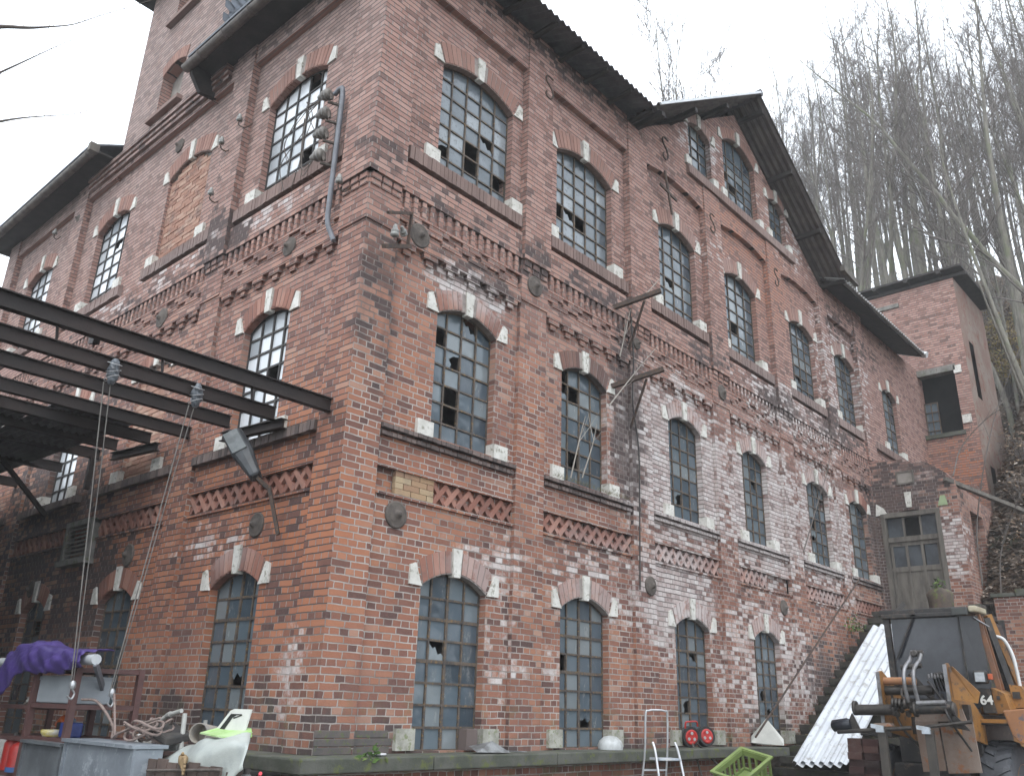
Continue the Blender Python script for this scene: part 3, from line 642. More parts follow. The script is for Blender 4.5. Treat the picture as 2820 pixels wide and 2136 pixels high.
MB().add([(14.3, -.54, 11.96), (20.5, -.54, 11.96), (20.5, .3, 12.3), (14.3, .3, 12.3), (14.3, -.54, 11.99), (20.5, -.54, 11.99), (20.5, .3, 12.33), (14.3, .3, 12.33)], [(0, 3, 2, 1), (4, 5, 6, 7), (0, 1, 5, 4), (1, 2, 6, 5), (2, 3, 7, 6), (3, 0, 4, 7)]).build('soffit', 'timber_dark', FAC)  # dark boards added to give the pale sheet a shaded underside
ov = -.72
corr((AP[0] - .02, ov, 15.02), (0, 8.5, 0), (-4.36, 0, -2.96), 0).build('gable_roof', 'roof_under', FAC)
corr((AP[0] + .02, ov, 15.02), (0, 8.5, 0), (4.42, 0, -3.0), 0).build('gable_roof', 'roof_under', FAC)
mb = MB(); mb.tube([(AP[0], ov - .04, 15.06), (AP[0], 7.6, 15.06)], .09, 10); mb.build('ridge_cap', 'roof_sheet', FAC)
for k in (.05, .36, .68, .97):
    MB().box(AP[0] + 4.36 * k - .05, AP[0] + 4.36 * k + .05, ov + .06, .2, 14.9 - 2.96 * k - .1, 14.9 - 2.96 * k).build('purlin', 'timber_dark', FAC)
    if k > .1: MB().box(AP[0] - 4.3 * k - .05, AP[0] - 4.3 * k + .05, ov + .06, .2, 14.9 - 2.96 * k - .1, 14.9 - 2.96 * k).build('purlin', 'timber_dark', FAC)
for i in range(9):
    MB().box(.1 + i * .7, .18 + i * .7, -.55, .0, 11.97, 12.03).build('rafter', 'timber_dark', FAC)
MB().bar((14.0, -.75, 12.18), (15.0, -.72, 12.14), .1, .16).build('fascia_board', 'timber_grey', FAC)
mb = MB(); mb.tube([(20.62, -.66, 12.04), (20.62, 2.5, 13.3)], .1, 10); mb.build('ridge_cap', pm('pale_flashing', (.62, .63, .63), (.5, .5, .5), 3, .5), FAC)
# left-hand eaves: boarded soffit and half-round gutter
def gutter(y0, y1, x=-.56, z=11.72):
    mb = MB(); n = 8; ys = [y0, y1]; vs = []; fs = []
    for y in ys:
        for i in range(n + 1):
            a = math.pi + math.pi * i / n; vs.append((x + .085 * math.cos(a), y, z + .085 * math.sin(a)))
        for i in range(n + 1):
            a = math.pi + math.pi * (n - i) / n; vs.append((x + .075 * math.cos(a), y, z + .075 * math.sin(a)))
    q = 2 * n + 2
    for i in range(q): fs.append((i, (i + 1) % q, q + (i + 1) % q, q + i))
    fs += [tuple(range(q))[::-1], tuple(range(q, 2 * q))]; mb.add(vs, fs)
    y = y0 + .25
    while y < y1:
        mb.tube([(x + .1 * math.cos(a), y, z + .1 * math.sin(a)) for a in [math.pi + math.pi * i / 8 for i in range(9)]], .008, 5); y += .75
    g = mb.build('gutter', 'zinc', FAC); return g
gutter(-.55, 4.75); gutter(8.25, 14.4)
def leave(y0, y1):
    mb = MB(); mb.box(-.5, .05, y0, y1, 11.752, 11.80); mb.build('soffit', 'timber_dark', FAC)
    mb = MB(); mb.add([(-.62, y0, 11.82), (-.62, y1, 11.82), (3.9, y1, 14.2), (3.9, y0, 14.2), (-.62, y0, 11.86), (-.62, y1, 11.86), (3.9, y1, 14.25), (3.9, y0, 14.25)], [(0, 3, 2, 1), (4, 5, 6, 7), (0, 1, 5, 4), (1, 2, 6, 5), (2, 3, 7, 6), (3, 0, 4, 7)]); mb.build('roof', 'slate', FAC)
MB().box(-.5, .05, -.6, 4.6, 11.752, 11.80).build('soffit', 'timber_dark', FAC)
MB().prism([(-.62, -.6, 11.82), (-.2, -.6, 12.04), (3.75, 4.6, 14.12), (-.62, 4.6, 11.82)], (0, 0, .05)).build('roof', 'slate', FAC); leave(8.4, 14.5)
MB().bar((AP[0] - 4.42, ov - .03, 12.02), (AP[0] - .02, ov - .03, 15.06), .03, .05).build('verge_glint_strip', pm('painted_verge_glint', (.6, .62, .64), (.5, .52, .54), 3, .4), FAC)  # pale strip added as the white reflection along the roof edge
mb = MB(); mb.prism([(-.5, 4.62, 11.6), (-.5, 4.62, 11.86), (.0, 4.62, 11.9), (.0, 4.62, 11.35), (-.3, 4.62, 11.32)], (0, .08, 0)); mb.build('eaves_end_board', 'timber_dark', FAC)
MB().box(-.68, -.5, 8.2, 8.32, 11.62, 11.8).build('gutter_end', 'timber_grey', FAC)
MB().add([(0, 14, .9), (XEND, 14, .9), (XEND, 14, 12), (0, 14, 12)], [(0, 1, 2, 3)]).build('back_wall', 'brick', FAC)
# ---- tie-rod plates and hooks
def rosette(T, flip, u, z, r=.15, d=0.0):
    mb = MB(); c = Vector(T(u, d + .0, z)); ax = Vector(T(u, d - 1, z)) - Vector(T(u, d, z))
    mb.lathe(c, ax, [(0, r), (.02, r), (.03, r * .86), (.022, r * .78), (.04, r * .66), (.032, r * .56), (.055, r * .4), (.05, r * .3), (.085, r * .2), (.1, r * .1)], 24); mb.build('anchor_plate', 'iron_grey', FAC)
for u, z, r, d in ((.87, 3.70, .16, PD), (.86, 7.33, .17, 0), (3.13, 7.51, .16, -.02), (6.05, 3.5, .15, 0), (8.72, 7.48, .15, -.02), (10.85, 3.65, .15, PD), (5.8, 7.5, .1, -.02)): rosette(TR, False, u, z, r, d)
for u, z, r, d in ((1.62, 7.37, .14, 0), (5.12, 7.34, .17, 0), (4.9, 3.56, .16, PD), (1.62, 3.62, .15, PD), (8.3, 3.3, .14, PD), (5.85, 11.0, .14, PD), (9.87, 11.0, .12, -.04)): rosette(TL, True, u, z, r, d)
def hook(x, z, s=.24, d=-.07):
    p = [(x + .09 * s / .28, d, z + s), (x - .06, d, z + s * 1.05), (x - .1, d, z + s * .6), (x + .03, d, z + s * .15), (x + .08, d, z - s * .35), (x, d, z - s * .75), (x - .1, d, z - s * .6), (x - .08, d, z - s * .3)]
    MB().tube(curve(p, 4), .018, 6).build('wall_anchor', 'iron', FAC)
hook(3.36, 11.2); hook(6.9, 11.98, .28, -.09); hook(8.68, 11.15); hook(11.6, 11.1); hook(.75, 11.7)
MB().bar((6.86, -.075, 11.5), (7.06, -.075, 10.62), .05, .03, (0, 1, 0)).bar((6.66, -.08, 11.1), (7.25, -.08, 11.02), .05, .03, (0, 1, 0)).build('wall_anchor', 'iron', FAC)
# ---- stone ledge of the plinth
mb = MB(); rnd = random.Random(11); x = -.42
while x < 9.6:
    w = rnd.uniform(1.3, 2.1); e = min(x + w, 9.6); q = rnd.uniform(-.008, .008)
    mb.box(x + .004, e - .004, -.42 + q, PD + .02, 1.035 + q, 1.172 + q); x = e
mb.box(-.42, 0.05, -.41, 1.2, 1.033, 1.168)
mb.build('ledge', 'ledge', FAC, .015)
MB().box(-.2, 9.4, -.14, .2, -.2, 1.03).build('plinth', 'brick', FAC)
mb = MB(); rnd = random.Random(5)
for i, (a, b) in enumerate(((0, .5), (.53, 1.05))):
    e = -.007 if i == 0 else PD - .008; mb.box(a + .004, b - .03, e, PD + .01, 1.174, 1.245); mb.box(a + .004, b, e - .002, PD + .01, 1.251, 1.322); mb.box(a + .002, b - .06, e, PD + .01, 1.328, 1.40)
mb.build('plinth_course', pm('blue_grey_brick', (.085, .078, .075), (.12, .10, .09), 6, .85, bump=.4, c3=(.10, .12, .05)), FAC, .006)

# ================================================================== ground and hillside
g = MB(); g.quad((-400, -400, 0), (400, -400, 0), (400, 400, 0), (-400, 400, 0)); struct(g.build('ground', pm('yard_gravel', (.12, .11, .095), (.07, .064, .055), 2, .95, bump=.6)))
def hill_h(x, y):
    s0 = 16.9 if y < -1.95 else (16.9 + (y + 1.95) * 14 if y < -1.5 else 24.0 + max(0, y) * .05)
    s = (x - s0) * .97 + (y + 2) * .16 * min(1, max(0, (x - s0) / 12))
    if s < 0: return -1.0
    b = 4.45 if y < -1.0 else 4.45 + min(4.5, (y + 1) * 1.2)
    rise = .66 * s + 1.6 * (1 - math.exp(-s / 4)) if s < 28 else .66 * 28 + 1.6 + (1 - math.exp(-(s - 28) / 9)) * 2.0 - max(0, s - 45) * .1
    rise *= 1 + max(0, -y - 1) * .006
    return b + rise + .28 * math.sin(x * .9 + y * .7) * math.sin(y * 1.1 - x * .3) + .12 * math.sin(x * 3.1 + 1) * math.sin(y * 2.7)
hb = MB(); X0, X1, Y0, Y1, N1, N2 = 16.9, 150, -90, 170, 170, 170
xs = [X0 + (X1 - X0) * (i / N1) ** 1.7 for i in range(N1 + 1)]; ys = [-2 + (abs(k) ** 1.6) * (1 if k > 0 else -1) * (172 if k > 0 else 88) for k in [(-1 + 2 * j / N2) for j in range(N2 + 1)]]
vs = [(x, y, hill_h(x, y)) for y in ys for x in xs]; fs = [(j * (N1 + 1) + i, j * (N1 + 1) + i + 1, (j + 1) * (N1 + 1) + i + 1, (j + 1) * (N1 + 1) + i) for j in range(N2) for i in range(N1)]
hb.add(vs, fs, True)
def soil():
    t = NT('leafy_forest_floor'); P = t.pos(); v = t.n('TexVoronoi'); v.inputs['Scale'].default_value = 9; t.l(P, v.inputs['Vector'])
    col = t.ramp(v.outputs['Color'], [(0, (.045, .034, .027)), (.4, (.11, .08, .058)), (.75, (.19, .15, .115)), (1, (.30, .25, .21))])
    col = t.mix(t.mr(t.noise(P, .7, 6, .7), .42, .62), col, (.038, .030, .025)); col = t.mix(t.mr(t.noise(P, .35, 4), .56, .7, 0, .5), col, (.07, .075, .035))
    t.bump(t.noise(P, 9, 6, .8), 1, .12); return t.fin(col, .95, 0, .2)
M['soil'] = soil(); struct(hb.build('hillside', 'soil'))
# fallen leaves, sticks on the slope
rnd = random.Random(21); mb = MB()
for i in range(26000):
    x = 17 + (rnd.random() ** 2.0) * 26; y = rnd.uniform(-9, 3) if x > 22 else rnd.uniform(-9, -2.0)
    z = hill_h(x, y)
    if z < 2: continue
    a = rnd.uniform(0, 6.28); s = rnd.uniform(.05, .12); ti = rnd.uniform(-.6, .6); c, q = math.cos(a) * s, math.sin(a) * s
    mb.quad((x - c, y - q, z + .03 - ti * s), (x + q * .6, y - c * .6, z + .03 + rnd.uniform(0, .07)), (x + c, y + q, z + .04 + ti * s), (x - q * .6, y + c * .6, z + .03))
def leafm(name, cols):
    t = NT(name); return t.fin(t.ramp(t.isl(), cols), .8, 0, .2)
struct(mb.build('leaf_litter', leafm('dead_leaves', [(0, (.06, .04, .03)), (.4, (.16, .11, .075)), (.75, (.27, .21, .165)), (1, (.42, .37, .32))])), 'stuff')

# ================================================================== annex with the door, right of the facade
ANX = thing('entrance_annex', 'low dark brick annex with glazed grey door at the top of the stairs', 'annex', (16.4, -1, 0))
AX, AY = 16.4, -1.95; aw = (-.82, .60, 4.1, 6.33, .16)
TA = lambda u, d, z: (AX + d, u, z)
mb = MB(TA, True)
mb_top = [(0.05, 7.85), (-.3, 7.82), (-.55, 7.76), (-.8, 7.78), (-1.05, 7.66), (-1.25, 7.68), (-1.5, 7.5), (-1.75, 7.3), (AY, 7.05)]
def toph(u):
    for (a, za), (b, zb) in zip(mb_top[:-1], mb_top[1:]):
        if b <= u <= a: return za + (zb - za) * (a - u) / (a - b)
    return mb_top[0][1]
cell(mb, AY, .05, 0, 6.95, aw, 0.0)
for (a, za), (b, zb) in zip(mb_top[:-1], mb_top[1:]):
    mb.quad((b, 0, 6.95), (a, 0, 6.95), (a, 0, za), (b, 0, zb)); mb.quad((b, 0, zb), (a, 0, za), (a, .3, za + .02), (b, .3, zb + .02))
mb2 = MB(); dx0, dx1 = 17.3, 18.4      # flank with a tall dark opening
for (p, q, r0, r1) in ((AX, dx0, 0, 7.03), (dx1, 21.9, 0, 6.9)): mb2.quad((p, AY, r0), (q, AY, r0), (q, AY, r1), (p, AY, r1))
mb2.quad((dx0, AY, 6.5), (dx1, AY, 6.5), (dx1, AY, 6.95), (dx0, AY, 6.95)); mb2.quad((dx0, AY, 0), (dx1, AY, 0), (dx1, AY, 4.5), (dx0, AY, 4.5))
mb2.quad((dx1, AY, 4.5), (dx1, AY + .35, 4.5), (dx1, AY + .35, 6.5), (dx1, AY, 6.5)); mb2.quad((dx0, AY + .35, 4.5), (dx0, AY, 4.5), (dx0, AY, 6.5), (dx0, AY + .35, 6.5))
mb2.quad((dx0, AY, 6.5), (dx0, AY + .35, 6.5), (dx1, AY + .35, 6.5), (dx1, AY, 6.5))
mb.v += [tuple(p) for p in mb2.v]; o_ = len(mb.v) - len(mb2.v); mb.f += [tuple(i + o_ for i in f) for f in mb2.f]
mb.build('wall', 'brick', ANX)
MB().box(dx0, dx1, AY + .34, AY + .36, 4.4, 6.6).build('side_door', pm('black_boards', (.03, .028, .026), (.05, .046, .042), 4, .9, bump=.3), ANX)
MB().box(AX + .3, 21.8, AY + .06, 0, 6.7, 6.8).build('roof', 'timber_dark', ANX)
dfm = MB(TA, True); a, b = aw[0] - aw[1], aw[0] + aw[1]
dfm.box(a - .09, a + .01, -.03, .2, 4.1, 6.44); dfm.box(b - .01, b + .09, -.03, .2, 4.1, 6.44); dfm.box(a - .09, b + .09, -.034, .2, 6.34, 6.45)
dfm.box(a, b, .02, .14, 5.74, 5.86); df = dfm.build('door', 'timber_grey', ANX)
mb = MB(TA, True); mb.box(a + .01, b - .01, .06, .11, 5.64, 5.74); mb.box(a + .01, b - .01, .06, .11, 5.02, 5.14); mb.box(a + .01, b - .01, .06, .11, 4.12, 4.3)
for u in (a + .06, b - .06, a + (b - a) * .36, a + (b - a) * .66): mb.box(u - .03, u + .03, .055, .105, 4.12, 5.7)
for u in (a + (b - a) * .33, a + (b - a) * .66): mb.box(u - .02, u + .02, .04, .1, 5.86, 6.34)
mb.box(a, b, .085, .10, 4.12, 5.08); mb.build('leaf', 'timber_grey', df)
mb = MB(TA, True)
for i in range(3):
    u = a + (b - a) * i / 3; mb.box(u + .02, u + (b - a) / 3 - .02, .088, .094, 5.12, 5.66)
    if i != 1: mb.box(u + .02, u + (b - a) / 3 - .02, .088, .094, 5.86, 6.4)
mb.build('pane', pm('grey_door_glass', (.075, .085, .095), (.05, .055, .062), 3, .2, bump=0, spec=.5), df)
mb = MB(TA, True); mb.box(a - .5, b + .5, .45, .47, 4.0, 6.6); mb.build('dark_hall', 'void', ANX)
mb = MB(TA, True)
mb.prism([(-.78, -.03, 6.55), (-.9, -.03, 6.55), (-.92, -.03, 6.93), (-.76, -.03, 6.93)], (0, .05, 0)); mb.prism([(-.02, -.03, 6.42), (-.3, -.03, 6.44), (-.22, -.03, 6.6), (-.06, -.03, 6.72)], (0, .05, 0)); mb.build('pale_stone', 'stone', ANX)
MB(TA, True).prism([(-1.5, -.03, 6.5), (-1.72, -.03, 6.5), (-1.68, -.03, 6.74), (-1.58, -.03, 6.74)], (0, .05, 0)).build('green_stone', 'stone_green', ANX)
mb = MB(TA, True); mb.box(-1.04, -.62, -.03, .02, 7.13, 7.17); mb.box(-1.04, -.62, -.03, .02, 7.43, 7.47); mb.box(-1.04, -1.0, -.03, .02, 7.17, 7.43); mb.box(-.66, -.62, -.03, .02, 7.17, 7.43); pl = mb.build('plaque_frame', 'timber_grey', ANX)
MB(TA, True).box(-1.0, -.66, -.012, .01, 7.17, 7.43).build('plaque', 'render_grey', pl)
# ---- the square tower behind
TW = thing('stair_tower', 'plain square brick tower with one large dark opening, right of the factory', 'tower', (21.9, 0, 0))
TX, TYR = 21.9, -1.42; TT2 = lambda u, d, z: (TX + d, u, z)
mb = MB(TT2, True); o0, o1, oz0, oz1 = -1.03, .05, 9.9, 11.9
for (p, q, r0, r1) in ((TYR, o0, 2, 14.95), (o0, o1, 2, oz0), (o0, o1, oz1 + .16, 14.98), (o1, 3.2, 2, 14.98)): mb.quad((p, 0, r0), (q, 0, r0), (q, 0, r1), (p, 0, r1))
for z in (oz0, ): mb.quad((o0, 0, z), (o1, 0, z), (o1, .4, z), (o0, .4, z))
mb.quad((o0, 0, oz0), (o0, .4, oz0), (o0, .4, oz1 + .2), (o0, 0, oz1 + .2)); mb.quad((o1, .4, oz0), (o1, 0, oz0), (o1, 0, oz1 + .2), (o1, .4, oz1 + .2))
mb.build('wall', 'brick', TW)
mb = MB(); sl = ((22.6, 23.0, 11.1, 13.0), (22.7, 23.1, 7.6, 8.9)); e = 25.2
mb.quad((21.9, TYR, 2), (22.6, TYR, 2), (22.6, TYR, 14.95), (21.9, TYR, 14.95)); mb.quad((23.1, TYR, 2), (e, TYR, 2), (e, TYR, 14.95), (23.1, TYR, 14.95))
for (z0, z1) in ((2, 7.6), (8.9, 11.1), (13.0, 14.95)): mb.quad((22.6, TYR, z0), (23.1, TYR, z0), (23.1, TYR, z1), (22.6, TYR, z1))
mb.quad((e, TYR, 2), (e, 3.2, 2), (e, 3.2, 14.9), (e, TYR, 14.9)); mb.quad((e, 3.2, 2), (21.9, 3.2, 2), (21.9, 3.2, 14.9), (e, 3.2, 14.9)); mb.build('flank_wall', pm('stained_render_over_brick', (.19, .12, .095), (.23, .185, .155), 1.2, .9, bump=.5, c3=(.19, .085, .058), bscale=14), TW)
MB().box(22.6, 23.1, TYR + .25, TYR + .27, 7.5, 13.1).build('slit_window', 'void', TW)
MB(TT2, True).box(o0 - .04, o1 + .25, -.03, .3, oz1 - .04, oz1 + .16).build('lintel', 'concrete', TW)
MB(TT2, True).box(o0 - .06, o1 + .08, -.07, .3, oz0 - .12, oz0 + .005).build('sill', 'ledge', TW)
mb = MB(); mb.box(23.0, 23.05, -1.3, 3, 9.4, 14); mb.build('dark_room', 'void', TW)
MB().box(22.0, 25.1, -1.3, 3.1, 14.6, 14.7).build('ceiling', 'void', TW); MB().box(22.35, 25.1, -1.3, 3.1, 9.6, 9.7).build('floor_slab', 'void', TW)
mb = MB(TT2, True); rnd = random.Random(4)
for i in range(26):
    z = 9.25 + i * .11
    w = rnd.uniform(.16, .34); mb.box(.08, .08 + w, -.06 - rnd.uniform(0, .05), .05, z + .01, z + .1)
mb.build('broken_masonry', 'brick_dark', TW)
mb = MB(TT2, True); mb.box(-1.24, -1.02, -.03, .05, 11.75, 12.0); mb.box(-1.3, -1.05, -.03, .05, 10.12, 10.38); mb.box(.1, .42, -.1, .05, 9.85, 10.08); mb.build('pale_stone', 'stone', TW)
mb = MB(TT2, True)
for u in (-.35, -.16, .02): mb.box(u - .015, u + .015, .2, .24, 9.95, 11.0)
for z in (10.1, 10.4, 10.7, 11.0): mb.box(-.36, .04, .2, .235, z - .015, z + .015)
sh = mb.build('window', 'frame', TW); MB(TT2, True).box(-.35, .03, .236, .24, 9.95, 11).build('glass', 'glass', sh)
mb = MB(); mb.box(21.62, 25.5, TYR - .34, 3.6, 15.16, 15.23); mb.build('roof', 'timber_dark', TW)
mb = MB()
for y in (-1.1, -.1, .9, 1.9): mb.box(21.55, 22.3, y - .06, y + .06, 15.05, 15.158)
mb.box(21.86, 21.98, TYR - .4, 3, 14.95, 15.06); mb.build('rafter_end', 'timber_dark', TW)
MB(TT2, True).box(.3, 3.0, -.05, .05, 14.42, 14.56).build('cornice', 'concrete', TW)
MB().bar((16.3, -1.75, 7.1), (18.6, -3.9, 5.95), .13, .09).build('fallen_beam', 'timber_grey', None); tag(bpy.data.objects['fallen_beam'], 'grey wooden beam slanting from the annex roof down to the leafy slope', 'beam')

# ================================================================== stairs, leaning things
M['damp_stone'] = pm('damp_dark_masonry', (.075, .062, .05), (.04, .035, .03), 3, .9, bump=.8, c3=(.06, .07, .03))
ST = thing('outdoor_staircase', 'steep leaf covered stone staircase climbing along the wall to the annex door', 'staircase', (12, -1, 0))
mb = MB(); n = 21; rnd = random.Random(8); lv = MB()
for i in range(n):
    x = 9.25 + i * .315; z = .45 + i * .178
    mb.box(x - .03, 16.38 if i == n - 1 else x + .36, -1.95, .055, z - .1, z + .012); mb.box(x, x + .317, -1.93, .05, -.3, z - .1)
    for k in range(26):
        a = rnd.uniform(0, 6.28); lx = x + rnd.uniform(.0, .27); ly = rnd.uniform(-1.9, .0); s = rnd.uniform(.03, .06); c, q = math.cos(a) * s, math.sin(a) * s
        lv.quad((lx - c, ly - q, z + .02), (lx + q * .6, ly - c * .6, z + .03), (lx + c, ly + q, z + .025), (lx - q * .6, ly + c * .6, z + .035))
mb.build('steps', pm('damp_stone_steps', (.065, .06, .05), (.035, .032, .028), 4, .85, bump=.6, c3=(.055, .065, .03)), ST)
struct(lv.build('step_leaves', leafm('step_leaf', [(0, (.06, .04, .025)), (.5, (.14, .10, .05)), (1, (.24, .2, .11))])), 'stuff')
mb = MB(); mb.prism([(9.0, -2.2, -.2), (16.35, -2.2, -.2), (16.35, -2.2, 4.12), (15.9, -2.2, 4.12), (9.0, -2.2, .4)], (0, .24, 0)); mb.build('cheek_wall', 'damp_stone', ST)
mb = MB(); mb.bar((8.5, -.36, 1.33), (14.05, -.3, 4.58), .024); tag(mb.build('handrail_pole', 'iron'), 'long thin rusty pole leaning up the wall beside the stairs', 'pole')
white = pm('white_coated_sheet', (.60, .63, .66), (.50, .525, .555), 2, .5, bump=.15, c3=(.36, .36, .35))
LS = thing('corrugated_sheet', 'long white corrugated roofing sheet lying on the stairs beside the loader', 'roofing sheet', (9.6, -.9, .95))
def leaning(p0, across, along, mat, amp, pitch):
    return corr(p0, across, along, 0, amp, pitch, 2, .006)
leaning((9.66, -.42, .93), (-.24, -1.1, .05), (4.45, -.02, 2.62), white, .03, .18).build('sheet', white, LS)
leaning((9.60, -.50, .88), (-.2, -.9, .05), (.55, 0, .32), white, .032, .18).build('under_sheet', white, LS)
mb = MB(); mb.prism([(9.30, -.18, 1.62), (9.44, -.40, 1.30), (9.40, -.42, 1.2), (9.2, -.12, 1.2), (9.08, .02, 1.23), (9.06, .0, 1.33)], (.05, .03, 0))
tag(mb.build('triangular_board', pm('off_white_board', (.60, .60, .55), (.5, .5, .46), 3, .6, bump=.1)), 'off white triangular board with rounded corners propped at the foot of the stairs', 'board')
# ledge clutter
mb = MB(); mb.lathe((.56, -.32, 1.176), (0, 0, 1), [(0, .05), (.012, .08), (.022, .088), (.026, .08), (.015, .05), (.012, .0)], 18); tag(mb.build('saucer', pm('white_china', (.75, .76, .78), (.7, .7, .72), 3, .25, bump=0)), 'small white dish lying on the mossy ledge near the corner', 'dish')
mb = MB(); mb.add([(2.0, -.3, 1.19), (2.5, -.36, 1.18), (2.62, -.08, 1.2), (2.12, -.05, 1.24), (2.35, -.2, 1.30)], [(0, 1, 4), (1, 2, 4), (2, 3, 4), (3, 0, 4), (3, 2, 1, 0)]).bar((2.4, -.2, 1.2), (2.9, -.25, 1.182), .012); tag(mb.build('crumpled_sheet', pm('grey_scrap', (.28, .29, .29), (.12, .12, .12), 5, .5, .4)), 'crumpled grey metal scrap on the ledge below the nearest window', 'scrap')
mb = MB(); mb.box(2.16, 2.34, .03, .16, 1.19, 1.42); tag(mb.build('brick_stub', 'brick_dark'), 'dark broken brick block standing in the corner of the nearest ground window', 'brick')
hm = MB(); hm.lathe((4.78, -.12, 1.176), (0, 0, 1), [(0, .17), (.05, .175), (.11, .15), (.16, .09), (.175, .02)], 16); tag(hm.build('white_basin', pm('scratched_white', (.5, .52, .52), (.33, .34, .33), 6, .5)), 'upturned whitish basin on the ledge between the second and third windows', 'basin')
# cable reels
def reel(x, y, label, tilt):
    o = thing('cable_reel', label, 'cable reel', (x, y, 1.176), 'red cable reels on the ledge')
    ax = Vector((-.45, -.88, tilt)); c = Vector((x, y, 1.33)); c0 = c - ax * .05
    mb = MB(); mb.lathe(c0, ax, [(0, .145), (.022, .15), (.025, .06), (.1, .06), (.103, .15), (.125, .145)], 26); mb.build('drum', pm('black_plastic', (.018, .018, .018), (.03, .03, .03), 6, .5), o)
    mb = MB(); mb.lathe(c0 + ax * .126, ax, [(0, .108), (.008, .104), (.006, .07), (.001, .066)], 26); mb.build('red_face', pm('red_plastic', (.45, .035, .03), (.33, .025, .022), 5, .45), o)
    mb = MB()
    for k in range(3):
        a = k * 2.094 + .5; e = ax.cross(Vector((0, 0, 1))).normalized(); f = ax.cross(e); mb.lathe(c0 + ax * .132 + e * math.cos(a) * .055 + f * math.sin(a) * .055, ax, [(0, .024), (.008, .022)], 10)
    mb.build('socket', pm('pale_socket', (.4, .4, .4), (.3, .3, .3), 5, .5), o); return o
ra = reel(6.92, -.06, 'red and black cable reel with a red carrying handle standing on the ledge', -.05)
mb = MB(); mb.tube(curve([(6.82, -.06, 1.45), (6.81, -.08, 1.53), (6.88, -.1, 1.545), (7.16, -.06, 1.545), (7.22, -.04, 1.48)], 4), .014, 6); mb.build('handle', pm('red_plastic_handle', (.5, .04, .03), (.4, .03, .025), 5, .45), ra)
reel(7.42, -.04, 'dull red cable reel without handle, right of the brighter one', .12)
def broom(n, a, b, lab):
    mb = MB(); mb.tube([a, b], .016, 6); tag(mb.build('wooden_pole', n), lab, 'pole')
broom('timber_grey', (6.85, -.45, .3), (6.9, -.12, 1.25), 'thin grey pole leaning upright against the ledge under the reels')
broom('timber_dark', (7.35, -.75, .55), (6.95, -.18, 1.24), 'slanting brown pole leaning against the ledge under the reels')
# step ladder
LD = thing('step_ladder', 'small aluminium step ladder standing before the ledge', 'step ladder', (4.4, -1.2, 0))
alu = pm('aluminium_tube', (.55, .56, .57), (.40, .41, .42), 4, .35, .5, bump=.05)
lx = Vector((.55, -.24, 0)).normalized(); lb = Vector((.3, .9, 0)).normalized(); B0 = Vector((4.45, -1.36, 0))
mb = MB(); q = lambda s, b, z: B0 + lx * s + lb * b + Vector((0, 0, z))
mb.tube(curve([q(-.21, -.05, .2), q(-.18, .14, 1.0), q(-.17, .2, 1.22), q(-.165, .25, 1.31)], 4), .016, 8); mb.tube(curve([q(.21, -.05, .2), q(.18, .14, 1.0), q(.17, .2, 1.22), q(.165, .25, 1.31)], 4), .016, 8); mb.build('front_leg', alu, LD)
mb = MB(); mb.tube(curve([q(-.2, .62, .2), q(-.17, .42, 1.1), q(-.165, .38, 1.62), q(-.12, .37, 1.68), q(.0, .37, 1.69), q(.12, .37, 1.68), q(.165, .38, 1.62), q(.17, .42, 1.1), q(.2, .62, .2)], 4), .013, 8); mb.build('back_hoop', alu, LD)
for z, w in ((1.12, .155), (.85, .16), (.58, .17)):
    b = .19 * z - .08; c = q(0, b + .1, z)
    MB().obox(c, lx * w, lb * .1, Vector((0, 0, .012))).build('tread', pm('blue_grey_tread', (.32, .37, .42), (.5, .5, .5), 8, .6), LD)
MB().bar(q(-.17, .44, .98), q(.17, .44, .98), .02).build('brace', alu, LD)
# green crate
CR = thing('green_crate', 'green slatted plastic crate tipped on edge in front of the ledge', 'crate', (5.7, -1.75, .7))
gp = pm('olive_green_plastic', (.20, .26, .085), (.14, .19, .065), 4, .5, bump=.05)
e1 = Vector((.9, -.15, .40)).normalized(); e2 = Vector((.2, .9, .25)).normalized(); e3 = e1.cross(e2).normalized(); e2 = e3.cross(e1)
cc = Vector((5.5, -1.68, .93)); L, Wd, H = .32, .2, .13
mb = MB()
for s in (-1, 1):
    mb.obox(cc + e2 * s * Wd + e3 * .12, e1 * L, e2 * .012, e3 * .035); mb.obox(cc + e2 * s * Wd - e3 * .12, e1 * L, e2 * .012, e3 * .03)
    mb.obox(cc + e1 * s * L + e3 * .12, e1 * .012, e2 * Wd, e3 * .035); mb.obox(cc + e1 * s * L - e3 * .12, e1 * .012, e2 * Wd, e3 * .03)
    for k in range(7):
        mb.obox(cc + e2 * s * Wd + e1 * (L * (-1 + 2 * k / 6)), e1 * .016, e2 * .010, e3 * H)
    for k in range(5): mb.obox(cc + e1 * s * L + e2 * (Wd * (-1 + 2 * k / 4)), e1 * .010, e2 * .016, e3 * H)
mb.build('side_walls', gp, CR)
mb = MB()
for s in (-1, 1): mb.obox(cc + e2 * s * (Wd + .02) + e3 * .155, e1 * (L + .03), e2 * .022, e3 * .012); mb.obox(cc + e1 * s * (L + .02) + e3 * .157, e1 * .022, e2 * (Wd + .04), e3 * .011)
mb.build('rim', gp, CR); MB().obox(cc - e3 * H, e1 * L, e2 * Wd, e3 * .008).build('base', gp, CR)
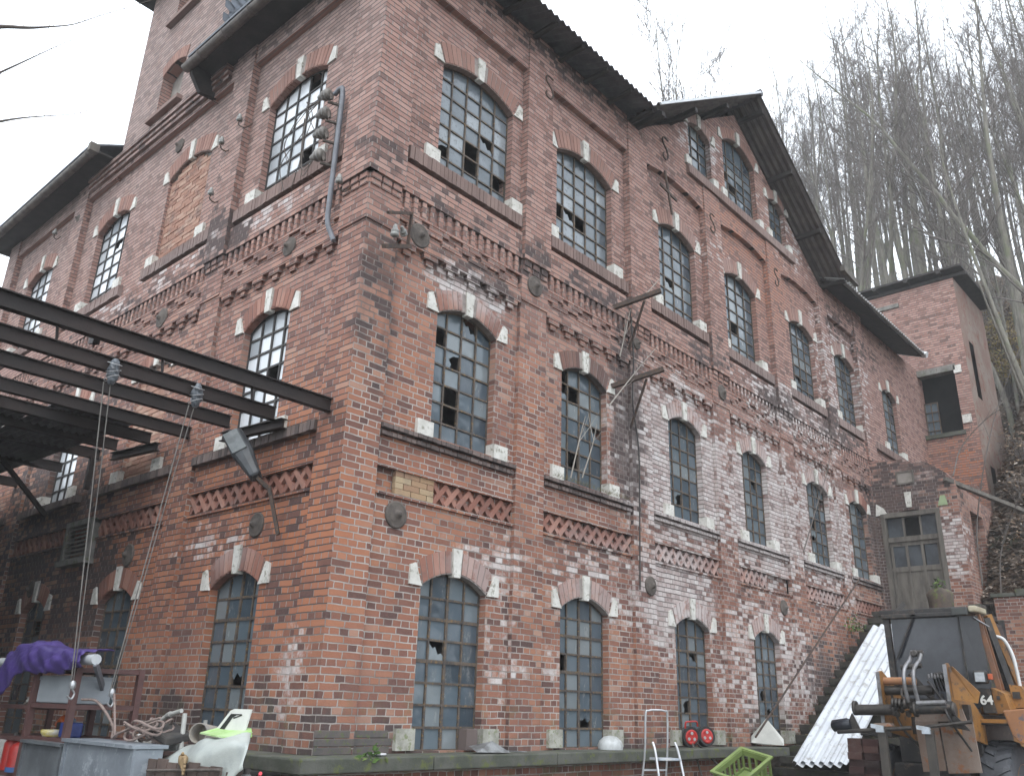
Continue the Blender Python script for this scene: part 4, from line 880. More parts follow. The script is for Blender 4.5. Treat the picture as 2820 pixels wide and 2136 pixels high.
# ================================================================== steel canopy on the left
CN = thing('steel_canopy', 'open canopy of rusty steel beams half covered with corrugated sheets, left of the corner', 'canopy', (-3, 4, 0))
def ibeam(a, b, h=.16, w=.09, t=.012, up=(0, 0, 1)):
    a, b = Vector(a), Vector(b); mb = MB(); u = Vector(up)
    mb.bar(a, b, t, h - 2 * t).bar(a + u * (h / 2 - t / 2), b + u * (h / 2 - t / 2), w, t).bar(a - u * (h / 2 - t / 2), b - u * (h / 2 - t / 2), w, t); return mb
BE = [(.32, 4.84, .05), (1.28, 4.9, -.12), (2.3, 5.0, -.12), (3.57, 5.12, .05), (4.49, 5.18, -.12), (5.6, 5.28, -.12), (6.62, 5.34, .05), (8.1, 5.36, .05), (10.0, 5.36, .05)]
MB().box(-7.4, -7.3, 2.5, 15.5, 0, 5.3).build('shade_side_boards', 'timber_dark', CN); MB().box(-16, -.4, 15.5, 15.6, 0, 5.4).build('shade_back_boards', 'timber_dark', CN)  # unseen board walls, added to darken the lower left
for y, z, x1 in BE: ibeam((-7.2, y, z), (x1, y, z)).build('beam', 'beam', CN)
ibeam((-.08, 1.1, 4.76), (-.08, 2.5, 4.84), .12).build('trimmer', 'beam', CN); ibeam((-.08, 4.3, 5.04), (-.08, 5.8, 5.14), .12).build('trimmer', 'beam', CN)
ibeam((-7.2, -.2, 4.68), (-7.2, 10.6, 5.2), .2).build('girder', 'beam', CN)
for y in (-.2, 5, 10.4): MB().box(-7.27, -7.13, y - .07, y + .07, 0, 4.6 + .05 * y).build('post', 'beam', CN)
for (x0, x1, y0) in ((-3.9, -2.35, 3.75), (-1.55, -.42, 4.0), (-2.36, -1.54, 5.2), (-6.9, -3.88, 3.5), (-16, -6.88, 3.4)):  # sheets run on out of view, added to deepen the shade
    corr((x0, y0, 5.27 + .035 * (y0 - 3.6)), (x1 - x0, 0, 0), (0, 15.5 - y0, .2), 0, .022, .11, 2, .008).build('roof_sheet', 'roof_sheet', CN)
MB().bar((-.05, 8.1, 4.5), (-.9, 8.1, 5.28), .07).bar((-.05, 6.62, 4.75), (-.05, 6.62, 5.3), .08).build('brace', 'beam', CN)
mb = MB()
for x, y in ((-3.0, 1.5), (-2.0, 1.28), (-1.0, 1.28)): mb.bar((x, .34, 4.78), (x + .02, .34, 4.64), .02)
mb.bar((-2.6, .45, 4.78), (-2.55, .7, 4.86), .06).build('clamp', 'beam', CN)
# hoists: wrapped pulley, rope, hook
def hoist(x, y, z, hook, label):
    o = thing('rope_hoist', label, 'hoist', (x, y, z), 'rope hoists on the canopy beam')
    mb = MB(); rnd = random.Random(int(x * 10)); nr, ns = 9, 14; vs = []
    for i in range(nr + 1):
        v = i / nr; r = .074 * (math.sin(math.pi * (v * .9 + .05)) ** .5)
        for j in range(ns):
            a = 2 * math.pi * j / ns; q = r * rnd.uniform(.82, 1.12); vs.append((x + .03 + q * .8 * math.cos(a), y - .03 + q * math.sin(a), z + .13 - v * .28))
    mb.add(vs, [(i * ns + j, i * ns + (j + 1) % ns, (i + 1) * ns + (j + 1) % ns, (i + 1) * ns + j) for i in range(nr) for j in range(ns)][::-1]); mb.add(vs[-ns:], [tuple(range(ns))]); mb.add(vs[:ns], [tuple(range(ns))[::-1]])
    mb.build('wrapped_pulley', pm('grey_plastic_wrap', (.11, .125, .14), (.05, .057, .066), 9, .35, bump=.3), o)
    mb = MB()
    for k in range(3): mb.tube([(x + .03 + .07 * math.cos(a), y - .03 + .08 * math.sin(a), z + .08 - k * .08 + .03 * math.sin(a + k)) for a in [i * .42 for i in range(16)]], .004, 4)
    mb.build('string', pm('white_string', (.5, .5, .5), (.4, .4, .4), 5, .8), o)
    mb = MB(); h = Vector(hook); mb.tube([(x - .05, y - .05, z - .15), h + Vector((-.02, 0, 0))], .0065, 5); mb.tube([(x + .03, y - .02, z - .13), (x + .03 + (h.x - x) * .3, y + (h.y - y) * .3, z + (h.z - z) * .3), h + Vector((.0, 0, .0))], .0055, 5)
    mb.build('rope', pm('grey_rope', (.22, .21, .19), (.15, .14, .13), 14, .9), o)
    mb = MB(); mb.lathe(h - Vector((0, 0, .07)), (0, 0, 1), [(0, .02), (.02, .03), (.06, .03), (.08, .015)], 10); mb.tube(curve([h + Vector((0, 0, -.07)), h + Vector((.03, 0, -.11)), h + Vector((.01, 0, -.16)), h + Vector((-.035, 0, -.13))], 4), .01, 6); mb.build('hook', pm('bright_steel', (.45, .46, .47), (.3, .3, .3), 5, .35, .6), o)
hoist(-2.13, 1.24, 4.82, (-1.72, 1.62, 1.78), 'wrapped pulley with its rope on the canopy beam, hook hanging over the shelf')
hoist(-1.19, 1.24, 4.83, (-1.33, 1.60, 1.72), 'wrapped pulley with its rope on the canopy beam, nearer the corner window')
# floodlight
FL = thing('floodlight', 'long grey floodlight on a rusty bracket against the left wall', 'floodlight', (-.1, 1.15, 3.45))
a, b = Vector((-.42, 1.66, 4.66)), Vector((-.30, 1.18, 4.06)); d = (b - a).normalized(); x = Vector((-.75, -.5, .4)); x = (x - d * x.dot(d)).normalized(); y = d.cross(x)
mb = MB(); c = (a + b) / 2; hl = (b - a).length / 2
ring = [(-1, .05, .05), (-.9, .12, .08), (-.1, .13, .09), (.35, .10, .09), (.95, .07, .075), (1, .05, .06)]; vs = []
for t_, w, h in ring:
    for j in range(12):
        an = 2 * math.pi * j / 12; vs.append(c + d * hl * t_ + y * w * math.copysign(abs(math.cos(an)) ** .6, math.cos(an)) + x * h * math.copysign(abs(math.sin(an)) ** .6, math.sin(an)))
mb.add(vs, [(i * 12 + j, i * 12 + (j + 1) % 12, (i + 1) * 12 + (j + 1) % 12, (i + 1) * 12 + j) for i in range(5) for j in range(12)]); mb.add(vs[:12], [tuple(range(12))[::-1]]); mb.add(vs[-12:], [tuple(range(12))])
mb.build('housing', pm('dark_grey_housing', (.045, .05, .055), (.028, .03, .033), 4, .45, bump=.05), FL)
mb = MB(); mb.obox(c + x * .088 - d * hl * .45 + y * .02, d * hl * .42, y * .085, x * .012); mb.build('lens', pm('clouded_lens', (.17, .185, .185), (.09, .10, .10), 4, .25), FL)
mb = MB(); mb.bar(b, (-.16, 1.12, 3.95), .045).bar((-.16, 1.12, 3.98), (-.05, .98, 3.42), .04).build('bracket', 'iron', FL)
# ---- electrical ironwork
def insulator(mb, c, ax, r=.06, L=.13):
    mb.lathe(c, ax, [(0, r * .5), (L * .1, r), (L * .25, r * .95), (L * .3, r * .6), (L * .4, r * .9), (L * .55, r * .85), (L * .6, r * .5), (L * .8, r * .55), (L, r * .35)], 14)
pm('weathered_porcelain', (.19, .175, .155), (.11, .10, .09), 9, .4, bump=.05)
IR = thing('insulator_rack', 'rack of four grey brown ribbed insulators beside the upper left corner window', 'insulator rack', (0, .9, 8.9))
for k, z in enumerate((9.33, 9.03, 8.71, 8.36)):
    mb = MB(); insulator(mb, (-.2, .80, z), (-.15, 1, .1), .085, .22); mb.build('insulator', 'weathered_porcelain', IR)
mb = MB()
for z in (9.33, 9.03, 8.71, 8.36): mb.bar((-.2, .84, z - .11), (-.04, .74, z - .13), .03); mb.bar((-.2, .8, z), (-.2, .74, z - .12), .03)
mb.bar((-.05, .78, 8.2), (-.05, .78, 9.45), .03); mb.build('arm', 'iron_grey', IR)
mb = MB(); rnd = random.Random(9)
for k in range(7):
    z0 = rnd.choice((9.33, 9.03, 8.71, 8.36)); z1 = rnd.uniform(8.5, 9.3); y1 = rnd.uniform(1.3, 2.0)
    mb.tube(curve([(-.2, 1.02, z0), (-.25, 1.15 + rnd.random() * .1, z0 - rnd.uniform(-.1, .3)), (-.2, 1.35, z1 + .2), (-.12, y1, z1), (-.1, y1 + rnd.uniform(-.2, .2), z1 - rnd.uniform(.2, .5))], 5), .006, 4)
mb.build('loose_wire', 'iron_grey', IR)
mb = MB(); mb.tube(curve([(-.09, .86, 9.42), (-.1, .72, 9.44), (-.1, .66, 9.32), (-.1, .66, 8.6), (-.1, .67, 7.7), (-.1, .66, 7.35), (-.06, .6, 7.15), (-.05, .55, 7.05)], 5), .034, 10); tag(mb.build('conduit_pipe', 'conduit'), 'blue grey conduit pipe curving down from the insulator rack to the corner', 'pipe')
def wall_ins(name, loc, ax, label):
    o = thing(name, label, 'insulator', loc); mb = MB(); insulator(mb, loc, (0, 0, 1), .05, .13); mb.build('porcelain', 'porcelain', o)
    l = Vector(loc); mb = MB(); e = l + Vector(ax); mb.tube(curve([l, l + Vector((0, 0, -.07)), l + Vector(ax) * .5 + Vector((0, 0, -.1)), e + Vector((0, 0, -.02)), e], 4), .011, 5); mb.build('hook', 'iron', o)
wall_ins('insulator', (-.16, .42, 7.78), (.14, -.05, 0), 'white insulator on a hook at the corner just below the conduit')
wall_ins('insulator', (-.2, 3.25, 10.1), (.16, -.1, 0), 'dark insulator on a hook beside the upper left window, left of its arch')
wall_ins('insulator', (-.2, 3.72, 9.9), (.16, -.02, 0), 'small insulator on the left wall pier, near the bricked up window')
wall_ins('insulator', (-.2, 3.78, 8.98), (.16, -.02, 0), 'grey insulator lower on the left wall pier at window sill height')
wall_ins('insulator', (-.15, .28, 11.55), (.12, -.03, 0), 'whitish insulator high on the corner under the eaves')
wall_ins('insulator', (-.15, 10.85, 10.95), (.12, 0, 0), 'small pair of insulators at the far left end of the wall')
FR = thing('wire_bracket', 'rusty angle iron frame with a grey insulator projecting from the right of the corner', 'bracket', (.6, 0, 7.2))
mb = MB(); mb.bar((.66, -.05, 7.55), (.0, -.42, 7.1), .035); mb.bar((.66, -.06, 7.55), (.64, -.06, 7.08), .05, .02); mb.bar((.68, -.05, 7.08), (-.02, -.42, 6.64), .05); mb.build('angle_iron', 'iron', FR)
mb = MB(); insulator(mb, (.16, -.38, 6.86), (0, 0, 1), .055, .16); mb.build('insulator', 'porcelain', FR)
mb = MB(); insulator(mb, (.5, -.14, 7.12), (-.6, -.4, .3), .05, .14); mb.build('insulator', 'porcelain', FR)
for z, zt, lb in ((7.93, 8.2, 'upper of two rusty iron arms jutting out between the second and third bays'), (6.55, 6.8, 'lower of two rusty iron arms jutting out, with twigs caught under it')):
    o = thing('iron_arm', lb, 'bracket', (5.7, 0, z), 'iron arms between second and third bays')
    MB().bar((5.15, .05, z), (5.6, -.66, zt + .02), .085, .07).build('arm', 'iron', o); MB().bar((5.6, 0, z - .6), (5.42, -.45, z + .1), .03).build('brace', 'iron', o)
mb = MB(); mb.tube(curve([(5.62, -.03, 8.1), (5.66, -.05, 7.2), (5.62, -.04, 6.4), (5.78, -.03, 5.6), (5.74, -.04, 4.4), (5.72, -.03, 3.4)], 5), .012, 5); tag(mb.build('wall_cable', 'frame_dark'), 'thin dark cable running down the sooty pier between second and third bays', 'cable')
VT = thing('vent_grille', 'square grey louvred vent box low on the dark left wall', 'vent', (0, 6.6, 3.6))
mb = MB(); mb.box(-.06, .08, 6.1, 6.18, 3.6, 4.22); mb.box(-.06, .08, 6.98, 7.06, 3.6, 4.22); mb.box(-.062, .08, 6.1, 7.06, 4.16, 4.24); mb.box(-.1, .08, 6.06, 7.1, 3.54, 3.62); mb.build('frame', 'concrete', VT)
mb = MB()
for i in range(8): mb.obox((0, 6.58, 3.66 + i * .066), (.035, 0, .022), (0, .4, 0), (-.004, 0, .006))
mb.build('louvre', 'render_grey', VT)

# ================================================================== shelf, tanks and scrap on the left
SH = thing('tool_shelf', 'brown steel shelf rack full of tools under a purple cloth', 'shelf', (-1.6, 2.4, 0))
brown = pm('brown_paint', (.12, .06, .055), (.085, .045, .042), 6, .6, bump=.1)
for x, y in ((-1.6, 2.84), (-1.6, 1.84), (-.95, 2.84), (-.95, 1.84)): MB().box(x - .03, x + .03, y - .035, y + .035, 0, 1.93).build('post', brown, SH)
for z in (1.23, 1.55, 1.9): MB().box(-1.62, -.92, 1.82, 2.86, z - .025, z + .02).build('shelf_board', brown, SH)
for x, y in ((-1.55, 4.1), (-.9, 4.1)): MB().box(x - .03, x + .03, y - .03, y + .03, 0, 1.85).build('post', brown, SH)
for z in (.85, 1.2, 1.52): MB().box(-1.56, -.9, 2.9, 4.15, z - .02, z + .02).build('shelf_board', brown, SH)
TBp = thing('awning_roll', 'pale white rolled awning tube lying on top of the shelf under the purple cloth', 'awning', (-1.6, 2.7, 1.97))
mb = MB(); mb.tube([(-1.62, 1.43, 1.99), (-1.62, 4.3, 1.99)], .05, 14); mb.build('roll', pm('pale_grey_canvas', (.48, .50, .51), (.38, .40, .41), 3, .6, bump=.1), TBp)
MB().bar((-1.62, 1.44, 1.96), (-1.3, 1.9, 1.74), .03, .07).build('arm', 'conduit', TBp)
# purple cloth, draped over the roll
mb = MB(); nu, nv = 44, 30; rnd = random.Random(3); vs = []
for i in range(nu + 1):
    s = i / nu; y = 3.66 - 2.1 * s
    for j in range(nv + 1):
        t_ = j / nv
        top = 2.06 + .10 * math.exp(-((s - .32) / .22) ** 2); L = .33 * (1 - .62 * max(0, s - .2) ** .8) + (.16 if s < .25 else 0) * (1 - s / .25)
        ang = (t_ - .3) * 2.6
        if t_ < .5:
            q = t_ / .5; x = -1.40 - .30 * q; z = top + .035 - .03 * q * q + .012 * math.sin(s * 23 + q * 3)
        else:
            q = (t_ - .5) / .5; x = -1.70 - .035 * math.sin(q * 3.1) - .02 * math.sin(s * 26 + q * 4) * q; z = top + .005 - L * q
        f = .016 * math.sin(s * 19 + t_ * 9) + .011 * math.sin(s * 41 - t_ * 14) + .008 * math.sin(s * 70 + t_ * 30)
        vs.append((x - f * .9, y + .02 * math.sin(t_ * 8 + s * 5), z + f * .7))
mb.add(vs, [(i * (nv + 1) + j, i * (nv + 1) + j + 1, (i + 1) * (nv + 1) + j + 1, (i + 1) * (nv + 1) + j) for i in range(nu) for j in range(nv)], True)
pc = mb.build('purple_cloth', pm('violet_nylon', (.075, .048, .20), (.05, .034, .135), 3, .5, bump=.15)); tag(pc, 'crumpled purple cloth draped over the awning roll on the shelf', 'cloth'); md = pc.modifiers.new('solid', 'SOLIDIFY'); md.thickness = .006
o = thing('grey_box', 'plain light grey metal box on the upper board of the shelf', 'box', (-1.5, 2.3, 1.57)); MB().box(-1.6, -1.2, 1.9, 2.76, 1.575, 1.835).build('body', pm('light_grey_paint', (.30, .33, .35), (.25, .275, .295), 2, .45, bump=0), o, .012); MB().box(-1.604, -1.196, 1.896, 2.764, 1.80, 1.84).build('lid', 'light_grey_paint' if False else pm('grey_lid', (.27, .30, .32), (.22, .24, .26), 2, .45, bump=0), o)
mb = MB(); mb.lathe((-1.5, 2.42, 1.255), (0, 0, 1), [(0, .09), (.03, .11), (.06, .115), (.065, .10), (.02, .085)], 16); tag(mb.build('plastic_tub', pm('white_yellow_tub', (.55, .55, .5), (.5, .42, .1), 9, .5)), 'shallow white and yellow tub on the lower board of the shelf', 'tub')
o = thing('cordless_saw', 'orange and black hand tool lying above the tub on the shelf', 'power tool', (-1.4, 2.5, 1.3)); mb = MB(); mb.tube(curve([(-1.35, 2.68, 1.36), (-1.36, 2.55, 1.42), (-1.38, 2.42, 1.39), (-1.4, 2.3, 1.31)], 4), [.035] * 12 + [.05], 8) if False else mb.tube(curve([(-1.35, 2.68, 1.36), (-1.36, 2.55, 1.42), (-1.38, 2.42, 1.39), (-1.4, 2.3, 1.31)], 4), .04, 8); mb.build('body', pm('orange_plastic', (.55, .12, .02), (.4, .08, .015), 6, .45), o)
mb = MB(); mb.obox((-1.3, 2.5, 1.33), (.09, .02, 0), (0, .16, .02), (0, 0, .05)); mb.build('guard', pm('black_tool', (.02, .02, .02), (.035, .03, .03), 5, .5), o, .01)
o = thing('blue_canister', 'small blue canister at the right end of the lower shelf board', 'canister', (-1.5, 2.05, 1.25)); MB().box(-1.56, -1.4, 1.94, 2.14, 1.255, 1.40).build('body', pm('blue_plastic', (.02, .045, .20), (.015, .03, .13), 5, .45), o, .02); mb = MB(); mb.lathe((-1.48, 2.08, 1.40), (0, 0, 1), [(0, .03), (.04, .03)], 10).bar((-1.48, 1.98, 1.42), (-1.48, 2.12, 1.45), .02); mb.build('cap', pm('grey_blue_cap', (.12, .15, .2), (.1, .12, .16), 5, .5), o)
def can(x, y, z, r, h, col, lab, nm='red_can', band=None):
    o = thing(nm, lab, 'canister', (x, y, z)); mb = MB(); mb.lathe((x, y, z), (0, 0, 1), [(0, r), (h * .8, r), (h * .9, r * .8), (h, r * .35)], 18); mb.build('body', col, o); mb = MB(); mb.lathe((x, y, z + h), (0, 0, 1), [(0, r * .3), (.04, r * .28)], 10); mb.build('cap', 'frame_dark', o)
    if band: mb = MB(); mb.lathe((x, y, z + .001), (0, 0, 1), [(0, r * 1.03), (.05, r * 1.03)], 18); mb.build('base_band', band, o)
red = pm('red_paint', (.36, .03, .025), (.25, .022, .02), 5, .4); blu = pm('blue_band', (.05, .12, .3), (.04, .09, .22), 5, .5)
can(-1.5, 3.16, .872, .11, .30, red, 'red canister with a blue foot on the lowest board, beside the steel tank', band=blu); can(-1.45, 3.5, .872, .1, .34, red, 'red canister at the very left edge of the picture')
can(-1.4, 3.28, 1.54, .05, .12, red, 'little red tin beside the grey grinder', 'red_tin')
o = thing('angle_grinder', 'grey hand grinder on the dark upper shelf left of the post', 'power tool', (-1.45, 3.1, 1.55)); mb = MB(); mb.tube([(-1.45, 3.05, 1.72), (-1.48, 3.14, 1.62), (-1.5, 3.18, 1.57)], [.03, .045, .05], 10).bar((-1.47, 3.0, 1.73), (-1.47, 3.16, 1.7), .03); mb.build('body', pm('tool_grey', (.28, .28, .26), (.2, .2, .19), 5, .5), o); mb = MB(); mb.lathe((-1.52, 3.16, 1.575), (-.6, 0, .8), [(0, .055), (.01, .055)], 14); mb.build('disc', 'iron_grey', o)
# galvanised tanks
galv = pm('galvanised_steel', (.27, .30, .33), (.19, .215, .24), 2.2, .45, .25, bump=.15, c3=(.36, .395, .43)); galv2 = pm('dull_galvanised_steel', (.155, .17, .18), (.105, .115, .125), 3, .5, .2, bump=.15)
def tank(y0, y1, z1, mat, lab):
    o = thing('steel_tank', lab, 'tank', (-1.4, (y0 + y1) / 2, 0), 'steel tanks at the lower left')
    MB().box(-1.68, -1.42, y0, y1, .0, z1).build('body', mat, o, .012); MB().box(-1.72, -1.39, y0 - .015, y1 + .015, z1 + .001, z1 + .03).build('rim', mat, o); mb = MB(); mb.box(-1.695, -1.678, y0, y0 + .05, .0, z1); mb.box(-1.695, -1.678, y1 - .05, y1, .0, z1); mb.build('edge_fold', mat, o)
tank(1.67, 2.62, 1.19, galv2, 'dull grey sheet steel tank below the shelf'); tank(.2, 1.62, 1.24, galv, 'bright galvanised tank with rubbed patch, right of the dull grey tank')
o = thing('rope_coil', 'tangled heap of old rope with loose ends on the galvanised tank', 'rope', (-1.4, .75, 1.28)); mb = MB(); rnd = random.Random(6)
for k in range(9):
    cx, cy, r = -1.35 + rnd.uniform(-.1, .1), .62 + rnd.uniform(-.12, .12), rnd.uniform(.12, .26); z = 1.3 + k * .018; ph = rnd.uniform(0, 6)
    mb.tube([(cx + .5 * r * math.cos(a), cy + r * math.sin(a), z + .03 * math.sin(a * 2 + ph)) for a in [i * .35 + ph for i in range(17)]], .012, 5)
mb.tube(curve([(-1.5, 1.05, 1.29), (-1.55, .85, 1.34), (-1.5, .6, 1.42), (-1.45, .3, 1.49)], 5), .012, 5); mb.tube(curve([(-1.5, 1.06, 1.29), (-1.45, 1.2, 1.4), (-1.5, 1.5, 1.6), (-1.55, 1.75, 1.62)], 5), .014, 5); mb.tube([(-1.5, 1.0, 1.3), (-1.35, 1.5, 1.68)], .012, 5)
mb.build('coil', pm('old_rope', (.26, .20, .175), (.18, .14, .125), 20, .95), o); MB().obox((-1.25, .5, 1.36), (.12, 0, .02), (0, .2, .05), (0, 0, .04)).build('black_rags', 'frame_dark', o, .02)
# pipes
pvc = pm('pale_plastic_pipe', (.42, .42, .39), (.32, .32, .30), 4, .5, bump=.05)
def pipe(pts, r, lab, mat=pvc, collar=None):
    o = thing('plastic_pipe', lab, 'pipe', pts[0]); mb = MB(); mb.tube(curve(pts, 6) if len(pts) > 2 else pts, r, 10); mb.build('tube', mat, o)
    if collar: mb = MB(); mb.tube(collar, r * 1.35, 10); mb.build('collar', 'porcelain', o)
pipe([(-1.2, .98, 1.30), (-1.2, .82, 1.43), (-1.2, .64, 1.505), (-1.2, .41, 1.55)], .02, 'curved pale pipe bending up to the right above the scrap', collar=[(-1.2, .66, 1.5), (-1.2, .6, 1.517)])
pipe([(-1.2, .30, 1.0), (-1.2, .34, 1.53)], .021, 'straight upright pale pipe in the scrap heap')
pipe([(-1.1, .1, 1.0), (-1.1, .14, 1.48)], .018, 'shorter upright pipe beside the white panel', 'porcelain')
pipe([(-1.2, 1.1, 1.17), (-1.2, .36, 1.245)], .022, 'long pale pipe lying flat across the scrap heap', collar=[(-1.2, .48, 1.232), (-1.2, .36, 1.245)])
pipe([(-1.22, 1.12, 1.31), (-1.22, 1.06, 1.23)], .032, 'short thick pipe stub next to the galvanised tank'); pipe([(-1.2, .6, 1.22), (-1.2, .42, 1.36)], .018, 'broken pipe piece slanting up in the scrap heap', collar=[(-1.2, .47, 1.33), (-1.2, .43, 1.365)])
pipe([(-1.15, .95, 1.12), (-1.15, .3, 1.17)], .02, 'second lying pipe below the first one in the scrap heap', 'iron_grey')
pipe([(-1.2, 1.2, .3), (-1.2, 1.17, 1.12)], .018, 'vertical grey pipe in the gap right of the galvanised tank', 'conduit')
mb = MB(); mb.lathe((-1.12, .06, 1.36), (-.8, -.55, .1), [(-.2, .085), (.16, .085), (.16, .075), (.0, .07)], 18); tag(mb.build('cardboard_tube', pm('buff_tube', (.25, .22, .18), (.17, .16, .15), 5, .7)), 'thick buff tube with a dark open end between pipes and white panel', 'tube')
o = thing('plastic_signboard', 'white plastic panel with a black angular stroke leaning behind the green sheet', 'panel', (-1.1, -.4, 1.4)); P0 = lambda y, z: (-1.2 - (y + .4) * .2, y, z)
MB().prism([P0(-.22, 1.36), P0(-.60, 1.36), P0(-.66, 1.585), P0(-.46, 1.585), P0(-.415, 1.57)], (.012, .0, 0)).build('board', pm('white_plastic', (.66, .66, .62), (.58, .58, .55), 4, .4, bump=0), o)
Q0 = lambda y, z: (-1.203 - (y + .4) * .2, y, z)
mb = MB(); mb.poly([Q0(-.27, 1.37), Q0(-.335, 1.37), Q0(-.455, 1.515), Q0(-.50, 1.535), Q0(-.56, 1.537), Q0(-.56, 1.545), Q0(-.43, 1.545)]); mb.poly([Q0(-.46, 1.515), Q0(-.47, 1.505), Q0(-.565, 1.535), Q0(-.56, 1.54)]); mb.build('black_mark', pm('black_print', (.02, .025, .02), (.03, .03, .03), 5, .5, bump=0), o)
def film():
    t = NT('milky_plastic_film'); t.b.inputs['Transmission Weight'].default_value = .35; t.bump(t.noise(t.objc(), 5, 5, .7), .6, .02); return t.fin(t.mix(t.mr(t.noise(t.objc(), 3, 4), .4, .65), (.62, .66, .62), (.48, .52, .50)), .4, 0, .5)
M['film'] = film()
vs = []; nu, nv = 30, 16
for i in range(nu + 1):
    s = i / nu; y = 1.0 - 1.62 * s; top = 1.06 + .33 * (1 - (1 - s) ** 1.8); w = .62 - .36 * s * s
    for j in range(nv + 1):
        t_ = j / nv; z = top - (w + .02 * math.sin(s * 17)) * max(0, t_ - .3) / .7 * (1 if t_ > .3 else 0) + .012 * math.sin(s * 21 + t_ * 6) + .01 * math.sin(s * 9 - t_ * 13); x = -1.05 - .46 * min(1, t_ / .45) - .03 * math.sin(t_ * 7 + s * 8)
        vs.append((x, y - .6 * min(1, t_ / .45) + .03 * math.sin(t_ * 5), z))
mb = MB(); mb.add(vs, [(i * (nv + 1) + j, i * (nv + 1) + j + 1, (i + 1) * (nv + 1) + j + 1, (i + 1) * (nv + 1) + j) for i in range(nu) for j in range(nv)], True)
fo = mb.build('plastic_sheet', 'film'); tag(fo, 'big milky plastic sheet draped over the scrap heap at the corner', 'plastic sheet'); md = fo.modifiers.new('solid', 'SOLIDIFY'); md.thickness = .004
mb = MB(); mb.prism([(-1.32, -.18, 1.375), (-1.2, -.3, 1.425), (-1.1, -.62, 1.425), (-1.2, -.80, 1.372), (-1.3, -.79, 1.352), (-1.38, -.55, 1.365)], (0, 0, .012))
tag(mb.build('green_sheet', pm('lime_green_plastic', (.27, .46, .12), (.42, .56, .30), 3, .45, bump=.05)), 'bright lime green plastic cover on top of the milky sheet', 'plastic cover', None)
mb = MB(); mb.lathe((-1.3, .70, 1.13), (0, .2, 1), [(0, .07), (.012, .075), (.02, .05), (.022, 0)], 14); tag(mb.build('small_plate', 'white_china' if 'white_china' in M else M['stone']), 'small pale plate stuck in the scrap heap left of the plastic sheet', 'plate')
WC = thing('wooden_crate', 'old brown wooden crate with an iron bar across, in front of the corner', 'crate', (-1.4, -.3, 0)); wd = pm('old_brown_board', (.125, .09, .075), (.075, .055, .048), 4, .85, bump=.4, stretch=(1, 1, .3), isl=.3)
mb = MB(); y = .38
for k in range(8): mb.box(-1.55, -1.53, y - .155, y - .005, .5, 1.155 + .01 * (k % 3)); y -= .17
mb.box(-1.5, -1.3, .36, .38, .5, 1.1); mb.box(-1.5, -1.3, -.99, -.97, .5, 1.13); mb.box(-1.32, -1.3, -.97, .36, .5, 1.06); mb.build('boards', wd, WC); MB().tube([(-1.575, .14, 1.075), (-1.575, -1.02, 1.15)], .012, 6).build('iron_bar', 'iron_grey', WC); MB().box(-1.53, -1.32, -.96, .36, .98, 1.0).build('infill', 'void', WC)
def glove(c, lab, col):
    """a limp work glove: palm and five finger stubs in one skin"""
    me = bpy.data.meshes.new('glove'); o = bpy.data.objects.new('glove', me); COL.objects.link(o); c = Vector(c)
    v = [c, c + Vector((-.02, -.06, .015)), c + Vector((-.03, -.12, .01))]; e = [(0, 1), (1, 2)]; r = [.034, .045, .042]
    for k in range(4):
        a = c + Vector((-.05, -.135, -.035 + k * .026)); v += [a, a + Vector((-.02, -.05, -.02)), a + Vector((-.03, -.085 + .01 * abs(k - 1.5), -.05))]; n = len(v); e += [(2, n - 3), (n - 3, n - 2), (n - 2, n - 1)]; r += [.016, .014, .012]
    v += [c + Vector((-.03, -.06, .055)), c + Vector((-.05, -.10, .075))]; n = len(v); e += [(1, n - 2), (n - 2, n - 1)]; r += [.016, .013]
    me.from_pydata(v, e, []); md = o.modifiers.new('skin', 'SKIN'); o.modifiers.new('sub', 'SUBSURF').levels = 1
    for i, s in enumerate(me.skin_vertices[0].data): s.radius = (r[i], r[i]); s.use_root = i == 0
    me.materials.append(col); tag(o, lab, 'glove'); return o
glove((-1.52, -.30, 1.165), 'tan leather work glove lying on the wooden crate', pm('tan_leather', (.30, .21, .11), (.22, .155, .085), 8, .85)); glove((-1.35, -.6, 1.27), 'dusty grey glove behind the tan one on the crate', pm('dusty_leather', (.23, .19, .16), (.15, .125, .11), 8, .9))
mb = MB(); mb.tube([(-1.35, -1.2, 1.10), (-1.42, -1.32, 1.14)], .014, 8); tag(mb.build('red_marker', pm('coral_red', (.65, .06, .08), (.6, .05, .07), 5, .5)), 'bright coral red stick poking up beside the wooden crate', 'stick')
can(-1.4, -1.1, .62, .09, .5, pm('grey_bin', (.13, .13, .13), (.1, .1, .1), 4, .5), 'grey metal can standing at the right end of the crate', 'grey_can')

